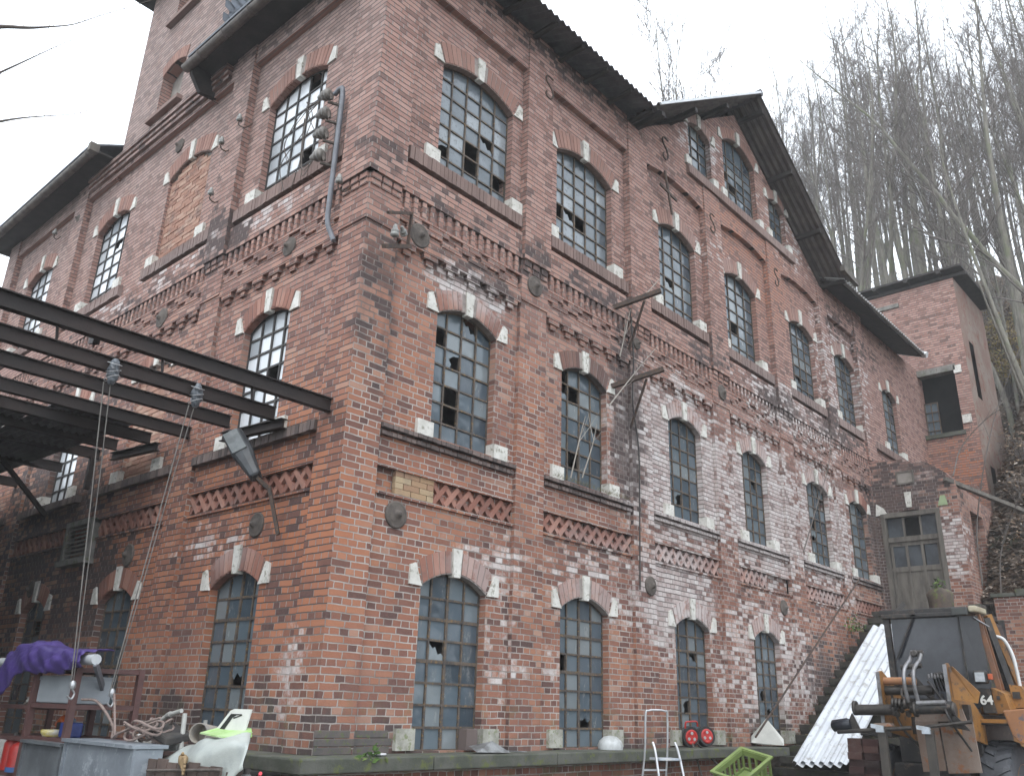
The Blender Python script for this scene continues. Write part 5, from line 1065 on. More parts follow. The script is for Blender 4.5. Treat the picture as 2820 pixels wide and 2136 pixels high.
# ================================================================== retaining wall, pier and brick stack on the right
RW = thing('retaining_wall', 'mossy dark brick retaining wall with piers below the leafy slope, behind the loader', 'retaining wall', (17, -5, 0))
mb = MB(); mb.box(16.9, 17.3, -12, -2.25, 0, 4.35)
for y in (-3.3, -5.6, -8): mb.box(16.62, 16.9, y - .22, y + .22, 0, 4.3)
mb.build('wall', 'brick', RW)
mb = MB(); rnd = random.Random(2); y = -12
while y < -2.3: w = rnd.uniform(.3, .6); mb.box(16.85, 17.4, y, y + w - .02, 4.35 + rnd.uniform(0, .02), 4.42 + rnd.uniform(0, .1)); y += w
mb.build('coping', 'ledge', RW)
for (y, z, lab) in ((-2.2, 4.2, 'mossy round topped brick stump beside the annex door'),):
    mb = MB(); mb.lathe((14.8, -1.70, 2.9), (0, 0, 1), [(0, .25), (1.0, .25), (1.2, .26), (1.33, .28), (1.42, .2), (1.47, .05)], 9); tag(mb.build('brick_stump', pm('mossy_masonry', (.11, .08, .062), (.06, .05, .042), 3, .95, bump=.8, c3=(.10, .12, .04))), lab, 'brick stump')
BS = MB(); rnd = random.Random(12)
for k in range(12):
    z = .5 + k * .078
    for j in range(2):
        o = rnd.uniform(-.03, .03); BS.box(5.64 + o, 5.88 + o, -3.38 + j * .19 + rnd.uniform(-.015, .015), -3.205 + j * .19, z, z + .0765)
tag(BS.build('brick_stack', piece('damp_brick', (.022, .014, .013), (.042, .02, .018), (.065, .034, .028))), 'stack of damp dark bricks left of the loader forks', 'brick stack'); MB().box(5.62, 5.9, -3.42, -2.98, 0, .5).build('stack_base', 'damp_brick', bpy.data.objects['brick_stack']) if 'damp_brick' in M else None

# ================================================================== the wheel loader
LO = thing('wheel_loader', 'muddy orange wheel loader with black cab, empty tool carrier and the number 64', 'loader', (7.6, -3.73, 0))
org = pm('worn_orange_paint', (.29, .135, .03), (.19, .09, .03), 3, .5, bump=.25, c3=(.075, .05, .035)); salmon = pm('faded_orange_paint', (.36, .165, .065), (.27, .13, .065), 3, .6, bump=.1, c3=(.13, .11, .12))
blk = pm('black_grey_metal', (.018, .018, .019), (.040, .036, .033), 4, .5, bump=.2, c3=(.075, .058, .045)); cream = pm('cream_paint', (.42, .38, .28), (.30, .25, .17), 5, .6, bump=.1)
grease = pm('greasy_steel', (.07, .062, .055), (.035, .032, .03), 7, .45, .4, bump=.3); chrome = pm('worn_bright_steel', (.27, .27, .28), (.13, .125, .12), 6, .4, .5, bump=.1); rust = pm('rusty_worn_plate', (.235, .19, .16), (.17, .115, .085), 2.2, .6, .1, bump=.2, c3=(.24, .10, .045))
tyr = pm('dusty_black_tyre', (.034, .037, .043), (.06, .064, .072), 5, .65, bump=.3)
def wheel(cx, cy, cz, r, w, name='wheel'):
    mb = MB(); pr = [(-w / 2, r * .58), (-w / 2, r * .86), (-w * .42, r * .95), (-w * .3, r * .965), (w * .3, r * .965), (w * .42, r * .95), (w / 2, r * .86), (w / 2, r * .58)]; mb.lathe((cx, cy, cz), (0, 1, 0), pr, 40)
    wh = mb.build(name, tyr, LO); n = 22; tr = MB()
    for k in range(n):                                     # chevron lugs
        a0 = 2 * math.pi * k / n
        for s in (-1, 1):
            a0s = a0 + (math.pi / n if s > 0 else 0); pts = []
            for (f, da) in ((.03, .11), (.27, .03), (.46, -.05)):
                pts.append((f, da))
            for (f0, d0), (f1, d1) in zip(pts[:-1], pts[1:]):
                ring = []
                for rr in (r * .94, r * 1.0):
                    for (f, da) in ((f0, d0 - .055), (f1, d1 - .055), (f1, d1 + .055), (f0, d0 + .055)):
                        an = a0s + da; rr2 = rr - (.03 * r if f > .4 else 0); ring.append((cx + rr2 * math.cos(an), cy + s * f * w, cz + rr2 * math.sin(an)))
                fs = [(0, 1, 2, 3), (7, 6, 5, 4), (0, 4, 5, 1), (1, 5, 6, 2), (2, 6, 7, 3), (3, 7, 4, 0)]
                tr.add(ring, fs if s > 0 else [f[::-1] for f in fs])
    tr.build('tread', tyr, wh)
    mb = MB(); mb.lathe((cx, cy - w / 2 - .005, cz), (0, 1, 0), [(0, .05), (.01, r * .3), (.05, r * .34), (.02, r * .56), (.0, r * .6), (w, r * .6), (w - .02, r * .5), (w - .05, r * .1)], 24); mb.build('rim', org, wh)
wheel(7.28, -4.33, .80, .66, .36); wheel(7.28, -2.86, .74, .62, .34); wheel(9.6, -4.3, .75, .66, .36); wheel(9.6, -2.9, .75, .66, .36)
# chassis, bonnet
MB().box(6.75, 10.3, -4.05, -3.15, .62, 1.15).build('chassis', blk, LO, .02); MB().box(8.4, 10.5, -4.15, -3.1, 1.15, 2.0).build('bonnet', org, LO, .06)
mb = MB(); mb.box(6.9, 8.4, -4.2, -3.2, 1.15, 1.75); mb.build('floor_box', blk, LO, .02)
# cab: glazed box with posts
CB = MB(); fx, bx = 7.0, 8.3; yl, yr = -3.2, -4.3
mb = MB()
mb.prism([(fx + .02, yl - .03, 1.78), (fx - .01, yl - .05, 2.94), (fx - .01, yr + .2, 2.97), (fx + .02, yr + .2, 1.78)], (.012, 0, 0)); cabg = mb.build('windscreen', pm('dark_dusty_screen', (.022, .024, .029), (.046, .049, .057), 1.6, .14, bump=.03, spec=.5), LO)
MB().prism([(fx + .02, yr + .18, 1.78), (fx - .01, yr + .18, 2.95), (fx + .10, yr - .01, 2.95), (fx + .16, yr - .04, 1.95)], (.01, 0, 0)).build('corner_glass', pm('smoky_glass', (.028, .029, .032), (.042, .043, .046), 2, .25, bump=.03), LO)
MB().prism([(fx + .3, yr - .02, 2.93), (bx, yr - .02, 2.93), (bx, yr - .12, 1.8), (fx + .42, yr - .12, 1.8)], (0, .012, 0)).build('side_glass', 'smoky_glass' if 'smoky_glass' in M else blk, LO)
mb = MB(); mb.bar((fx, yl, 1.7), (fx - .02, yl, 3.0), .07).bar((fx - .02, yr + .19, 1.75), (fx - .03, yr + .19, 2.97), .025, .02).bar((bx, yl, 1.7), (bx, yl, 3.0), .07).bar((bx, yr, 1.7), (bx, yr, 3.0), .07); mb.box(fx - .03, fx + .03, yr + .1, yl, 1.68, 1.8); mb.build('cab_frame', blk, LO)
mb = MB(); mb.bar((fx + .16, yr - .0, 2.98), (fx + .24, yr - .1, 2.05), .055).bar((fx + .25, yr - .02, 2.96), (fx + .34, yr - .12, 2.05), .03); mb.build('front_post', pm('brown_orange_paint', (.22, .10, .05), (.13, .07, .045), 4, .6, bump=.1), LO)
mb = MB(); mb.bar((fx + .52, yr - .03, 3.0), (fx + .78, yr - .22, 2.0), .075); mb.build('rear_post', org, LO)
mb = MB(); mb.bar((fx + .36, yr - .02, 2.94), (fx + .58, yr - .14, 2.05), .10, .10); mb.build('door_frame', blk, LO)
mb = MB(); mb.box(fx - .07, bx + .1, yr + .06, yl + .08, 2.98, 3.06); mb.box(fx - .09, fx - .03, yr + .2, yl + .06, 2.94, 3.0); mb.build('cab_roof', blk, LO, .015)
mb = MB(); mb.box(fx - .05, fx + .42, yr - .05, yr + .055, 2.99, 3.07); mb.build('roof_edge', cream, LO, .02); MB().box(fx - .12, fx - .04, yr + .05, yr + .24, 2.95, 3.045).build('work_lamp', pm('grey_lamp_box', (.05, .055, .05), (.04, .04, .04), 4, .5), LO, .012)
MB().bar((fx - .02, yl - .1, 3.0), (fx + .1, yl - .22, 3.16), .02, .06).build('wing_mirror', grease, LO)
mb = MB(); mb.bar((fx - .055, yl - .36, 2.97), (fx - .05, yl - .10, 2.45), .022).bar((fx - .05, yl - .34, 2.94), (fx - .045, yl - .07, 2.40), .012); mb.build('wiper', blk, LO); MB().obox((fx - .06, yl - .365, 2.99), (.03, 0, 0), (0, .035, 0), (0, 0, .03)).build('wiper_motor', grease, LO)
MB().bar((fx + .05, yr + .03, 2.93), (fx + .2, yr - .1, 2.82), .03, .015).build('grab_handle', chrome, LO)
mb = MB(); mb.tube(curve([(fx + .55, yr - .08, 2.73), (fx + .56, yr - .17, 2.68), (fx + .6, yr - .23, 2.5), (fx + .62, yr - .245, 2.3), (fx + .64, yr - .25, 2.1)], 5), .021, 10); mb.build('exhaust_pipe', pm('white_painted_tube', (.66, .67, .66), (.55, .55, .54), 5, .5, bump=.05), LO)
# headlight, number plate
HL = MB().box(fx - .12, fx - .0, yr - .06, yr + .09, 2.11, 2.27).build('headlight', blk, LO, .02); MB().box(fx - .128, fx - .118, yr - .04, yr + .07, 2.135, 2.245).build('lens', pm('headlight_glass', (.45, .47, .48), (.3, .32, .33), 9, .15, .3, bump=.1), HL)
MB().box(fx - .1, fx - .03, yr - .115, yr - .07, 2.16, 2.23).build('indicator', pm('amber_lens', (.45, .09, .02), (.38, .07, .02), 5, .3, bump=0), LO, .008)
NP = MB().prism([(fx - .05, yr + .07, 2.06), (fx - .05, yr - .05, 2.05), (fx - .03, yr - .09, 1.77), (fx - .03, yr + .05, 1.77)], (.04, 0, 0)).build('number_panel', blk, LO)
M['white_letter'] = pm('white_letter', (.62, .62, .58), (.5, .5, .47), 9, .6, bump=0)
tx = text('number', '64', 'white_letter', NP, (fx - .056, yr - .005, 1.915), (R_(90), R_(0), R_(-90)), .15, off=.004)
text('small_mark', '4x4', 'white_letter', NP, (fx - .05, yr - .01, 1.80), (R_(90), 0, R_(-90)), .035) if False else None
# side tank and mudguards
mb = MB(); mb.prism([(fx + .0, yr - .06, 2.07), (fx + .0, yr - .2, 2.0), (fx + .02, yr - .24, 1.78), (fx + .02, yr - .08, 1.76)], (.9, -.02, 0)); st = mb.build('side_tank', org, LO); MB().obox((fx - .006, yr - .13, 1.95), (.006, 0, 0), (0, .018, 0), (0, 0, .022)).build('hole', blk, st)
mb = MB(); mb.prism([(fx + .3, yr - .2, 2.12), (fx + .3, yr - .33, 2.1), (fx + .3, yr - .48, 1.85), (fx + .3, yr - .22, 1.84)], (.9, 0, 0)); mb.build('side_panel', org, LO); MB().obox((fx + .285, yr - .27, 1.99), (.015, 0, 0), (0, .04, 0), (0, 0, .04)).build('latch', grease, LO)
mb = MB(); mb.box(6.85, 8.0, yr - .26, yr + .12, 1.63, 1.70); mb.build('mudguard', blk, LO, .01); MB().box(6.83, 6.852, yr - .26, yr + .12, 1.655, 1.70).build('mudguard_edge', org, LO)
mb = MB(); mb.box(6.95, 8.0, yl + .1, yl + .52, 1.45, 1.52); mb.build('mudguard', blk, LO, .01)
mb = MB(); mb.prism([(6.8, yr - .2, 1.80), (6.8, yr - .55, 1.84), (6.82, yr - .52, 1.40), (6.82, yr - .33, 1.44), (6.82, yr - .26, 1.52)], (.9, 0, 0)); mb.build('step_box', salmon, LO, .015)
# lift arms and tool carrier
for (y0, t_) in ((-3.42, .03), (-4.20, .03)):
    hi = 2.2 if y0 > -4 else 2.28
    o = MB().prism([(5.8, y0, 1.55), (5.75, y0, hi), (5.86, y0, hi + .02), (6.5, y0, 1.95), (7.0, y0, 1.7), (7.0, y0, 1.4), (6.1, y0, 1.5)], (0, -.03, 0)).build('lift_arm', org, LO)
    MB().prism([(5.745, y0 + .004, 1.62), (5.735, y0 + .004, hi), (5.755, y0 + .004, hi), (5.765, y0 + .004, 1.62)], (0, -.04, 0)).build('worn_edge', chrome, o)
MB().prism([(5.82, -4.24, 2.26), (5.82, -4.28, 2.26), (5.95, -4.50, 1.98), (5.95, -4.46, 1.86), (5.85, -4.24, 1.90)], (.02, 0, 0)).build('arm_plate', org, LO)
mb = MB(); mb.tube([(5.9, -3.42, 2.10), (5.9, -3.82, 2.10)], .045, 14); mb.build('upper_cross_tube', salmon, LO); mb = MB(); mb.tube([(5.92, -3.4, 1.99), (5.92, -4.0, 2.0)], .055, 14); mb.build('cross_tube', grease, LO)
mb = MB(); mb.tube([(5.72, -3.14, 1.76), (5.72, -3.6, 1.77)], .062, 16); mb.build('carrier_tube', grease, LO); mb = MB(); mb.tube([(5.72, -3.84, 1.79), (5.72, -4.26, 1.81)], .068, 16); mb.build('carrier_tube', blk, LO); mb = MB(); mb.tube([(5.66, -3.88, 1.845), (5.66, -4.2, 1.86)], .03, 12); mb.build('piston_rod', chrome, LO)
mb = MB()
for y in (-3.13, -3.6, -3.84, -4.26): mb.lathe((5.72, y - .015, 1.78), (0, 1, 0), [(0, .04), (0, .085), (.03, .085), (.03, .04)], 14)
for y in (-3.62, -3.66, -3.7, -3.76): mb.lathe((5.68, y, 1.84), (0, 1, 0), [(0, .05), (.02, .062), (.03, .05)], 10)
for k in range(7): mb.lathe((5.70 + .02 * (k % 2), -3.56 - k * .04, 1.74 + .05 * math.sin(k * 2.1)), (-.4, .2 * (k % 3 - 1), 1), [(0, .02), (.02, .034), (.06, .022), (.07, .028)], 8)
mb.build('coupling', grease, LO)
for y in (-3.78, -3.89):
    mb = MB(); p = curve([(5.68, y, 1.86), (5.62, y, 2.05), (5.66, y - .005, 2.22), (5.80, y - .04, 2.34), (5.88, y - .05, 2.44)], 5); mb.tube(p, .024, 8); mb.build('link_bar', chrome, LO)
mb = MB(); mb.tube([(5.75, -3.72, 2.25), (5.75, -3.96, 2.27)], .03, 10).tube([(5.86, -3.82, 2.42), (5.86, -3.96, 2.43)], .026, 10).lathe((5.84, -3.88, 2.40), (-1, 0, .2), [(0, .03), (.05, .045), (.07, .03)], 10); mb.build('pivot_pin', grease, LO)
mb = MB()
for k in range(6): mb.tube(curve([(6.1 + .05 * k, -4.0 - .025 * k, 2.0), (5.95, -4.02 - .03 * k, 2.16 + .01 * (k % 3)), (5.9, -4.1 - .03 * k, 2.17), (6.0, -4.22, 2.02 - .02 * k)], 5), .013, 6)
for (p, q, r) in (((5.95, -3.5, 1.95), (5.8, -3.62, 1.6), (6.1, -3.72, 1.35)), ((5.9, -4.1, 1.95), (5.62, -4.22, 1.7), (5.95, -4.32, 1.35)), ((6.0, -3.66, 2.1), (5.72, -3.7, 1.95), (5.78, -3.72, 1.8)), ((6.1, -3.9, 2.1), (5.8, -4.02, 2.06), (5.8, -4.14, 1.86))): mb.tube(curve([p, q, r], 7), .014, 6)
mb.build('hydraulic_hose', blk, LO); mb = MB()
for k in range(6): mb.lathe((5.9, -3.98 - .035 * k, 2.13 + .012 * (k % 2)), (0, 0, 1), [(0, .014), (.02, .018), (.05, .01)], 8)
mb.build('hose_fitting', chrome, LO)
mb = MB(); mb.bar((6.1, -3.7, 2.2), (6.3, -3.95, 1.8), .05).bar((6.2, -4.0, 1.75), (6.2, -4.3, 1.75), .12, .2).bar((6.25, -3.45, 1.85), (6.25, -4.2, 1.85), .1, .12).bar((6.4, -3.6, 1.6), (6.4, -4.1, 1.6), .3, .2); mb.build('linkage', grease, LO)
for (y0, y1) in ((-3.72, -3.98), (-4.0, -4.36)):
    MB().prism([(6.0, y0, 1.64), (6.0, y1, 1.66), (6.08, y1, 1.12), (6.08, y0, 1.09)], (.03, 0, 0)).build('guard_plate', rust, LO)
MB().prism([(6.02, -3.74, 1.78), (6.02, -4.26, 1.8), (6.0, -4.3, 1.665), (6.0, -3.72, 1.645)], (.03, 0, 0)).build('upper_guard', rust, LO)
mb = MB(); mb.tube([(5.62, -2.92, 1.50), (5.62, -3.8, 1.575)], .024, 8).tube([(5.62, -3.95, 1.59), (5.62, -4.46, 1.66)], .020, 8); mb.build('fork_rail', grease, LO)
mb = MB()
for y in (-3.47, -4.0): mb.box(5.56, 5.62, y - .045, y + .045, .2, 1.56); mb.box(4.6, 5.6, y - .045, y + .045, .2, .24)
mb.build('fork', pm('dirty_fork_steel', (.075, .066, .056), (.05, .045, .04), 4, .6, .3, bump=.2), LO)
mb = MB()
for y in (-3.46, -3.98): mb.obox((5.555, y + .03, 1.575), (.02, 0, 0), (0, .07, .01), (0, 0, .022)); mb.obox((5.55, y, 1.535), (.02, 0, 0), (0, .045, 0), (0, 0, .018))
mb.build('fork_clamp', pm('blue_white_steel', (.5, .55, .6), (.35, .38, .4), 6, .4, .4), LO)
mb = MB(); mb.prism([(5.66, -4.2, 1.83), (5.66, -4.42, 1.56), (5.68, -4.2, 1.6)], (.03, 0, 0)).prism([(5.66, -3.1, 1.72), (5.66, -2.98, 1.5), (5.66, -3.2, 1.5)], (.03, 0, 0)); mb.build('carrier_gusset', grease, LO)
mb = MB(); mb.tube(curve([(5.7, -3.02, 1.55), (5.66, -2.95, 1.60), (5.6, -2.86, 1.57), (5.6, -2.84, 1.53)], 4), [.06] * 12 + [.05], 10) if False else mb.lathe((5.66, -2.84, 1.565), (0, -1, .12), [(0, .04), (.02, .068), (.2, .075), (.24, .06)], 14); mb.build('rubber_boot', pm('wet_black_rubber', (.012, .016, .022), (.02, .022, .028), 4, .25), LO)
mb = MB(); mb.prism([(5.7, -3.28, 1.57), (5.7, -3.55, 1.585), (5.72, -3.52, 1.62), (5.72, -3.34, 1.615)], (.12, 0, 0)); mb.build('worn_pad', rust, LO)
# ================================================================== bare trees
def bark(name, a, b, c):
    t = NT(name); P = t.pos(); col = t.mix(t.mr(t.noise(t.vm('MULTIPLY', P, (1, 1, .25)), 6, 6, .7), .4, .62), a, b)
    col = t.mix(t.mr(t.noise(P, 1.3, 5, .6), .5, .66), col, c); t.bump(t.noise(t.vm('MULTIPLY', P, (1, 1, .3)), 22, 4, .7), .6, .02); return t.fin(col, .9, 0, .2)
M['bark'] = bark('grey_green_bark', (.20, .188, .158), (.125, .115, .098), (.145, .15, .10))
M['twig'] = bark('purple_grey_twigs', (.155, .135, .122), (.105, .092, .085), (.125, .115, .10))
def grow(seed, H, r0, crown, blen, lean=(0, 0), nb=26, rmin=.006, twigs=True, ang=.75, wob=.25, fork=False, dens=1.0):
    """polylines of a bare tree: (points, radii, level)"""
    rnd = random.Random(seed); out = []
    def branch(p, d, L, r, lv):
        n = max(3, int(L / (.55 if lv == 1 else .3))); pts = [p.copy()]; rad = [r]; d = d.copy(); step = L / n
        for i in range(n):
            d = (d + Vector((rnd.gauss(0, .13), rnd.gauss(0, .13), rnd.gauss(.06, .08)))).normalized(); p = p + d * step; pts.append(p.copy()); rad.append(max(rmin, r * (1 - .82 * (i + 1) / n)))
        out.append((pts, rad, lv))
        if lv < 3:
            k = int((L * (2.6 if lv == 1 else 4.6) + 1) * dens)
            for q in range(k):
                f = rnd.uniform(.18, 1); i = min(n - 1, int(f * n)); b = pts[i].lerp(pts[i + 1], rnd.random()); dd = (pts[i + 1] - pts[i]).normalized()
                o = dd.orthogonal().normalized(); o.rotate(Matrix.Rotation(rnd.uniform(0, 6.283), 3, dd)); a = rnd.uniform(.45, .95)
                e = (dd * math.cos(a) + o * math.sin(a) + Vector((0, 0, .22))).normalized()
                branch(b, e, L * rnd.uniform(.28, .55) * (1.15 - .55 * f) if lv == 1 else rnd.uniform(.25, .7) * min(1, L), max(rmin * 1.2, rad[i] * .55), lv + 1)
    n = int(H / .8); p = Vector((0, 0, -.6)); d = Vector((lean[0], lean[1], 1)).normalized(); pts = [p]; rad = [r0 * 1.25]
    for i in range(n):
        d = (d + Vector((rnd.gauss(0, wob * .08), rnd.gauss(0, wob * .08), .015))).normalized(); p = p + d * ((H + .6) / n); pts.append(p); rad.append(max(.012, r0 * (1 - .93 * ((i + 1) / n) ** 1.15)))
    out.append((pts, rad, 0))
    for k in range(nb):
        f = crown + (1 - crown) * ((k + rnd.random()) / nb); i = min(n - 1, int(f * n)); b = pts[i].lerp(pts[i + 1], rnd.random()); az = rnd.uniform(0, 6.283); a = ang * rnd.uniform(.65, 1.25) * (1.1 - .4 * f)
        dd = Vector((math.cos(az) * math.sin(a), math.sin(az) * math.sin(a), math.cos(a))); branch(b, dd, blen * rnd.uniform(.6, 1.15) * (1.2 - .75 * ((f - crown) / (1 - crown))), max(.014, rad[i] * rnd.uniform(.28, .5)), 1)
    return out
def tree_mesh(pl, lvs):
    mb = MB()
    for pts, rad, lv in pl:
        if lv in lvs:
            n = (8, 5, 3, 3)[lv]; mb.tube(pts, rad, n, cap=False)
    return mb
def make_tree(name, label, group, seed, loc, cat='tree', **kw):
    t = thing(name, label, cat, (0, 0, 0), group); pl = grow(seed, **kw)
    tree_mesh(pl, (0,)).build('trunk', 'bark', t); tree_mesh(pl, (1, 2, 3)).build('crown', 'twig', t); t.location = loc; return t
def copy_tree(src, loc, rz, sc, label=None, group=None):
    r = src.copy(); COL.objects.link(r); r.location = loc; r.rotation_euler = (0, 0, rz); r.scale = (sc[0], sc[0], sc[1])
    for ch in list(src.children):
        c = ch.copy(); COL.objects.link(c); c.parent = r
    if label: r['label'] = label
    if group: r['group'] = group
    return r
FOR = ('tall slender bare tree in the dense leafless wood on the slope behind the annex', 'bare trees of the wood on the slope')
protos = []
for k, kw_ in enumerate((dict(H=21, r0=.135, crown=.42, blen=2.6, nb=30), dict(H=18, r0=.10, crown=.35, blen=2.2, nb=28, ang=.6), dict(H=23, r0=.15, crown=.5, blen=3.0, nb=28), dict(H=16, r0=.08, crown=.3, blen=1.9, nb=26, ang=.6), dict(H=20, r0=.12, crown=.38, blen=2.8, nb=30, wob=.6))):
    protos.append(make_tree('bare_tree', FOR[0], FOR[1], 100 + k, (0, 0, 0), **kw_))
rnd = random.Random(77); used = set(); placed = []
def put(az, dist, sc=None, label=FOR[0], group=FOR[1], k=None):
    a = R_(az); x, y = CAM.x + dist * math.cos(a), CAM.y + dist * math.sin(a); z = hill_h(x, y)
    if z < 1: return
    k = rnd.randrange(len(protos)) if k is None else k; s = sc or (rnd.uniform(.85, 1.1), rnd.uniform(.85, 1.12))
    if k not in used:
        used.add(k); o = protos[k]; o.location = (x, y, z); o.rotation_euler = (0, 0, rnd.uniform(0, 6)); o['label'] = label; o['group'] = group
    else: copy_tree(protos[k], (x, y, z), rnd.uniform(0, 6.28), s, label, group)
n = 0
while n < 150:
    az = rnd.uniform(3.5, 22.6); dist = 33 + 37 * rnd.random() ** .8
    if az > 19.5 and dist < 44: continue
    x, y = CAM.x + dist * math.cos(R_(az)), CAM.y + dist * math.sin(R_(az))
    if any((x - a) ** 2 + (y - b) ** 2 < 1.7 for a, b in placed): continue
    placed.append((x, y)); put(az, dist); n += 1
tall = make_tree('bare_tree', 'far bare tree rising behind the factory roof, left of the gable peak', 'bare trees behind the roof', 210, (0, 0, 0), H=22, r0=.2, crown=.28, blen=8.5, nb=11, ang=.36, dens=.6, rmin=.017)
BK = ('far bare tree rising behind the factory roof, left of the gable peak', 'bare trees behind the roof')
for az, dist, top, i in ((29.3, 46, 43.6, 0), (30.3, 50, 41.6, 1), (28.4, 52, 41.0, 2), (27.7, 52, 38.8, 3)):
    a = R_(az); x, y = CAM.x + dist * math.cos(a), CAM.y + dist * math.sin(a); z = hill_h(x, y); sc = (CAM.z + dist * math.tan(R_(top)) - z) / 22
    if i == 0: tall.location = (x, y, z); tall.scale = (.9, .9, sc)
    else: copy_tree(tall, (x, y, z), i * 1.7, (.8, sc), BK[0], BK[1])
BG = ('slim bare tree top showing above the gable ridge', 'bare tree tops above the gable')
for az, dist, s in ((27.0, 54, (.9, 1.1)), (26.3, 56, (.9, 1.12)), (25.6, 52, (.8, 1.0)), (24.9, 54, (.9, 1.1)), (24.2, 55, (.9, 1.05)), (23.5, 50, (.9, 1.0)), (22.9, 53, (.9, 1.1))): put(az, dist, s, BG[0], BG[1], rnd.choice((1, 3)))
# three nearer trees that stand out
make_tree('bare_tree', 'large forked bare tree with long arching limbs at the right edge', None, 301, (25.5, -4.6, hill_h(25.5, -4.6)), H=17, r0=.13, crown=.22, blen=5.2, nb=20, lean=(-.12, .16), ang=1.0, wob=.7, dens=.62)
make_tree('bare_tree', 'pale thin leaning trunk standing right of the square tower', None, 302, (23.3, -2.9, hill_h(23.3, -2.9)), H=12, r0=.10, crown=.5, blen=2.2, nb=14, lean=(-.02, .17), dens=.6)
make_tree('bare_tree', 'second pale sapling close behind the leaning trunk by the tower', None, 303, (23.9, -2.6, hill_h(23.9, -2.6)), H=9, r0=.06, crown=.5, blen=1.4, nb=10, lean=(-.05, .1), dens=.6)
make_tree('bare_tree', 'dark bare tree with a crooked trunk at the left edge of the wood', None, 304, (31.0, 6.8, hill_h(31.0, 6.8)), H=21, r0=.17, crown=.35, blen=3.4, nb=24, lean=(.0, .08), wob=.9, dens=.8)
# ---- twigs of a tree that stands outside the picture on the left
OT = thing('overhanging_tree', 'thin bare branches reaching in at the upper left from a tree outside the picture', 'tree', (-11, -1, 0))
mb = MB(); mb.tube(curve([(-11, -1, -.3), (-10.9, -1, 3), (-10.6, -1.1, 6), (-10.4, -1.0, 10), (-10.5, -.8, 14)], 5), [.28 - .01 * i for i in range(21)], 10); mb.build('trunk', 'bark', OT)
LM = [[(-10.6, -1.1, 5.2), (-8, -1.5, 5.3), (-5.6, -1.7, 5.5), (-4.58, -1.81, 5.69), (-4.46, -1.89, 5.76), (-4.32, -1.96, 5.81), (-4.22, -2.01, 5.86), (-4.1, -2.09, 5.92), (-3.99, -2.19, 6.01), (-3.75, -2.42, 6.19)],
      [(-10.5, -1.05, 6.2), (-8, -1.0, 5.9), (-5.5, -.7, 5.8), (-4.33, -.81, 5.95), (-4.2, -.93, 6.09), (-4.08, -1.05, 6.22), (-3.97, -1.16, 6.34), (-3.88, -1.25, 6.43), (-3.68, -1.42, 6.58)],
      [(-10.6, -1.1, 5.0), (-8, -1.1, 5.1), (-5.5, -1.0, 5.2), (-4.3, -1.1, 5.44), (-4.17, -1.18, 5.53), (-4.05, -1.25, 5.6), (-3.9, -1.33, 5.67), (-3.77, -1.4, 5.73), (-3.64, -1.5, 5.81)]]
mb = MB(); rr = random.Random(14)
for k, l in enumerate(LM):
    c = curve(l, 4); n = len(c); rad = [(.05, .035, .04)[k] * (1 - i / n) ** 2.4 + (.0036, .0026, .0028)[k] * (1 - .45 * i / n) for i in range(n)]; mb.tube(c, rad, 5)
    for i in range(12, n - 2, 1):                     # buds and side twigs
        q = c[i]; mb.tube([q, q + Vector((rr.uniform(-.01, .01), rr.uniform(-.01, .01), rr.uniform(.004, .016)))], [.004, .0015], 4)
    if k == 0:
        for tw in ([(-4.22, -2.01, 5.86), (-4.21, -2.09, 5.95), (-4.2, -2.16, 6.04)], [(-4.22, -2.01, 5.86), (-4.16, -1.96, 5.77), (-4.14, -1.94, 5.72)], [(-4.34, -1.94, 5.8), (-4.37, -1.99, 5.88)]): mb.tube(tw, [.0022, .0016, .001][:len(tw)], 4)
mb.build('crown', 'twig', OT)
# ---- undergrowth at the right: stems, yellow leaved shrubs
def stem(pts, r, lab, mat='twig', cat='branch', name='dry_plant', group=None, side=.8):
    o = MB(); c = curve(pts, 6); n = len(c); o.tube(c, [r * (1 - .7 * i / n) for i in range(n)], 5); rr = random.Random(int(pts[0][0] * 100 + pts[0][2] * 10))
    for k in range(int(n * side)):
        i = rr.randrange(n // 4, n - 1); d = (c[i + 1] - c[i]).normalized(); s = Vector((rr.gauss(0, 1), rr.gauss(0, 1), rr.gauss(.5, 1))).normalized(); L = rr.uniform(.12, .45); p = c[i]; o.tube([p, p + (d + s * .8) * L * .5, p + (d + s * .8) * L + Vector((0, 0, .04))], [r * .4, r * .3, r * .12], 3)
    t = o.build(name, mat); tag(t, lab, cat, group); return t
stem([(17.2, -1.99, 4.7), (17.2, -2.1, 6.2), (17.3, -2.8, 8.6), (17.4, -3.9, 10.9)], .022, 'long thin bare stem curving up to the right beside the annex flank')
stem([(16.95, -2.4, 4.4), (16.9, -2.6, 5.47), (16.8, -3.3, 6.8), (16.8, -3.8, 7.4)], .018, 'bare stem sloping to the right edge above the retaining wall')
stem([(16.5, -1.9, 7.2), (17.5, -1.98, 8.2), (17.5, -2.83, 8.9), (17.5, -3.5, 8.95)], .018, 'arching bramble springing from the annex roof corner')
stem([(11.3, -.25, 4.77), (12.2, -.3, 6.0), (12.98, -.3, 6.98), (13.45, -.25, 7.98)], .012, 'thin bare twig hanging on the wall near the fifth bay')
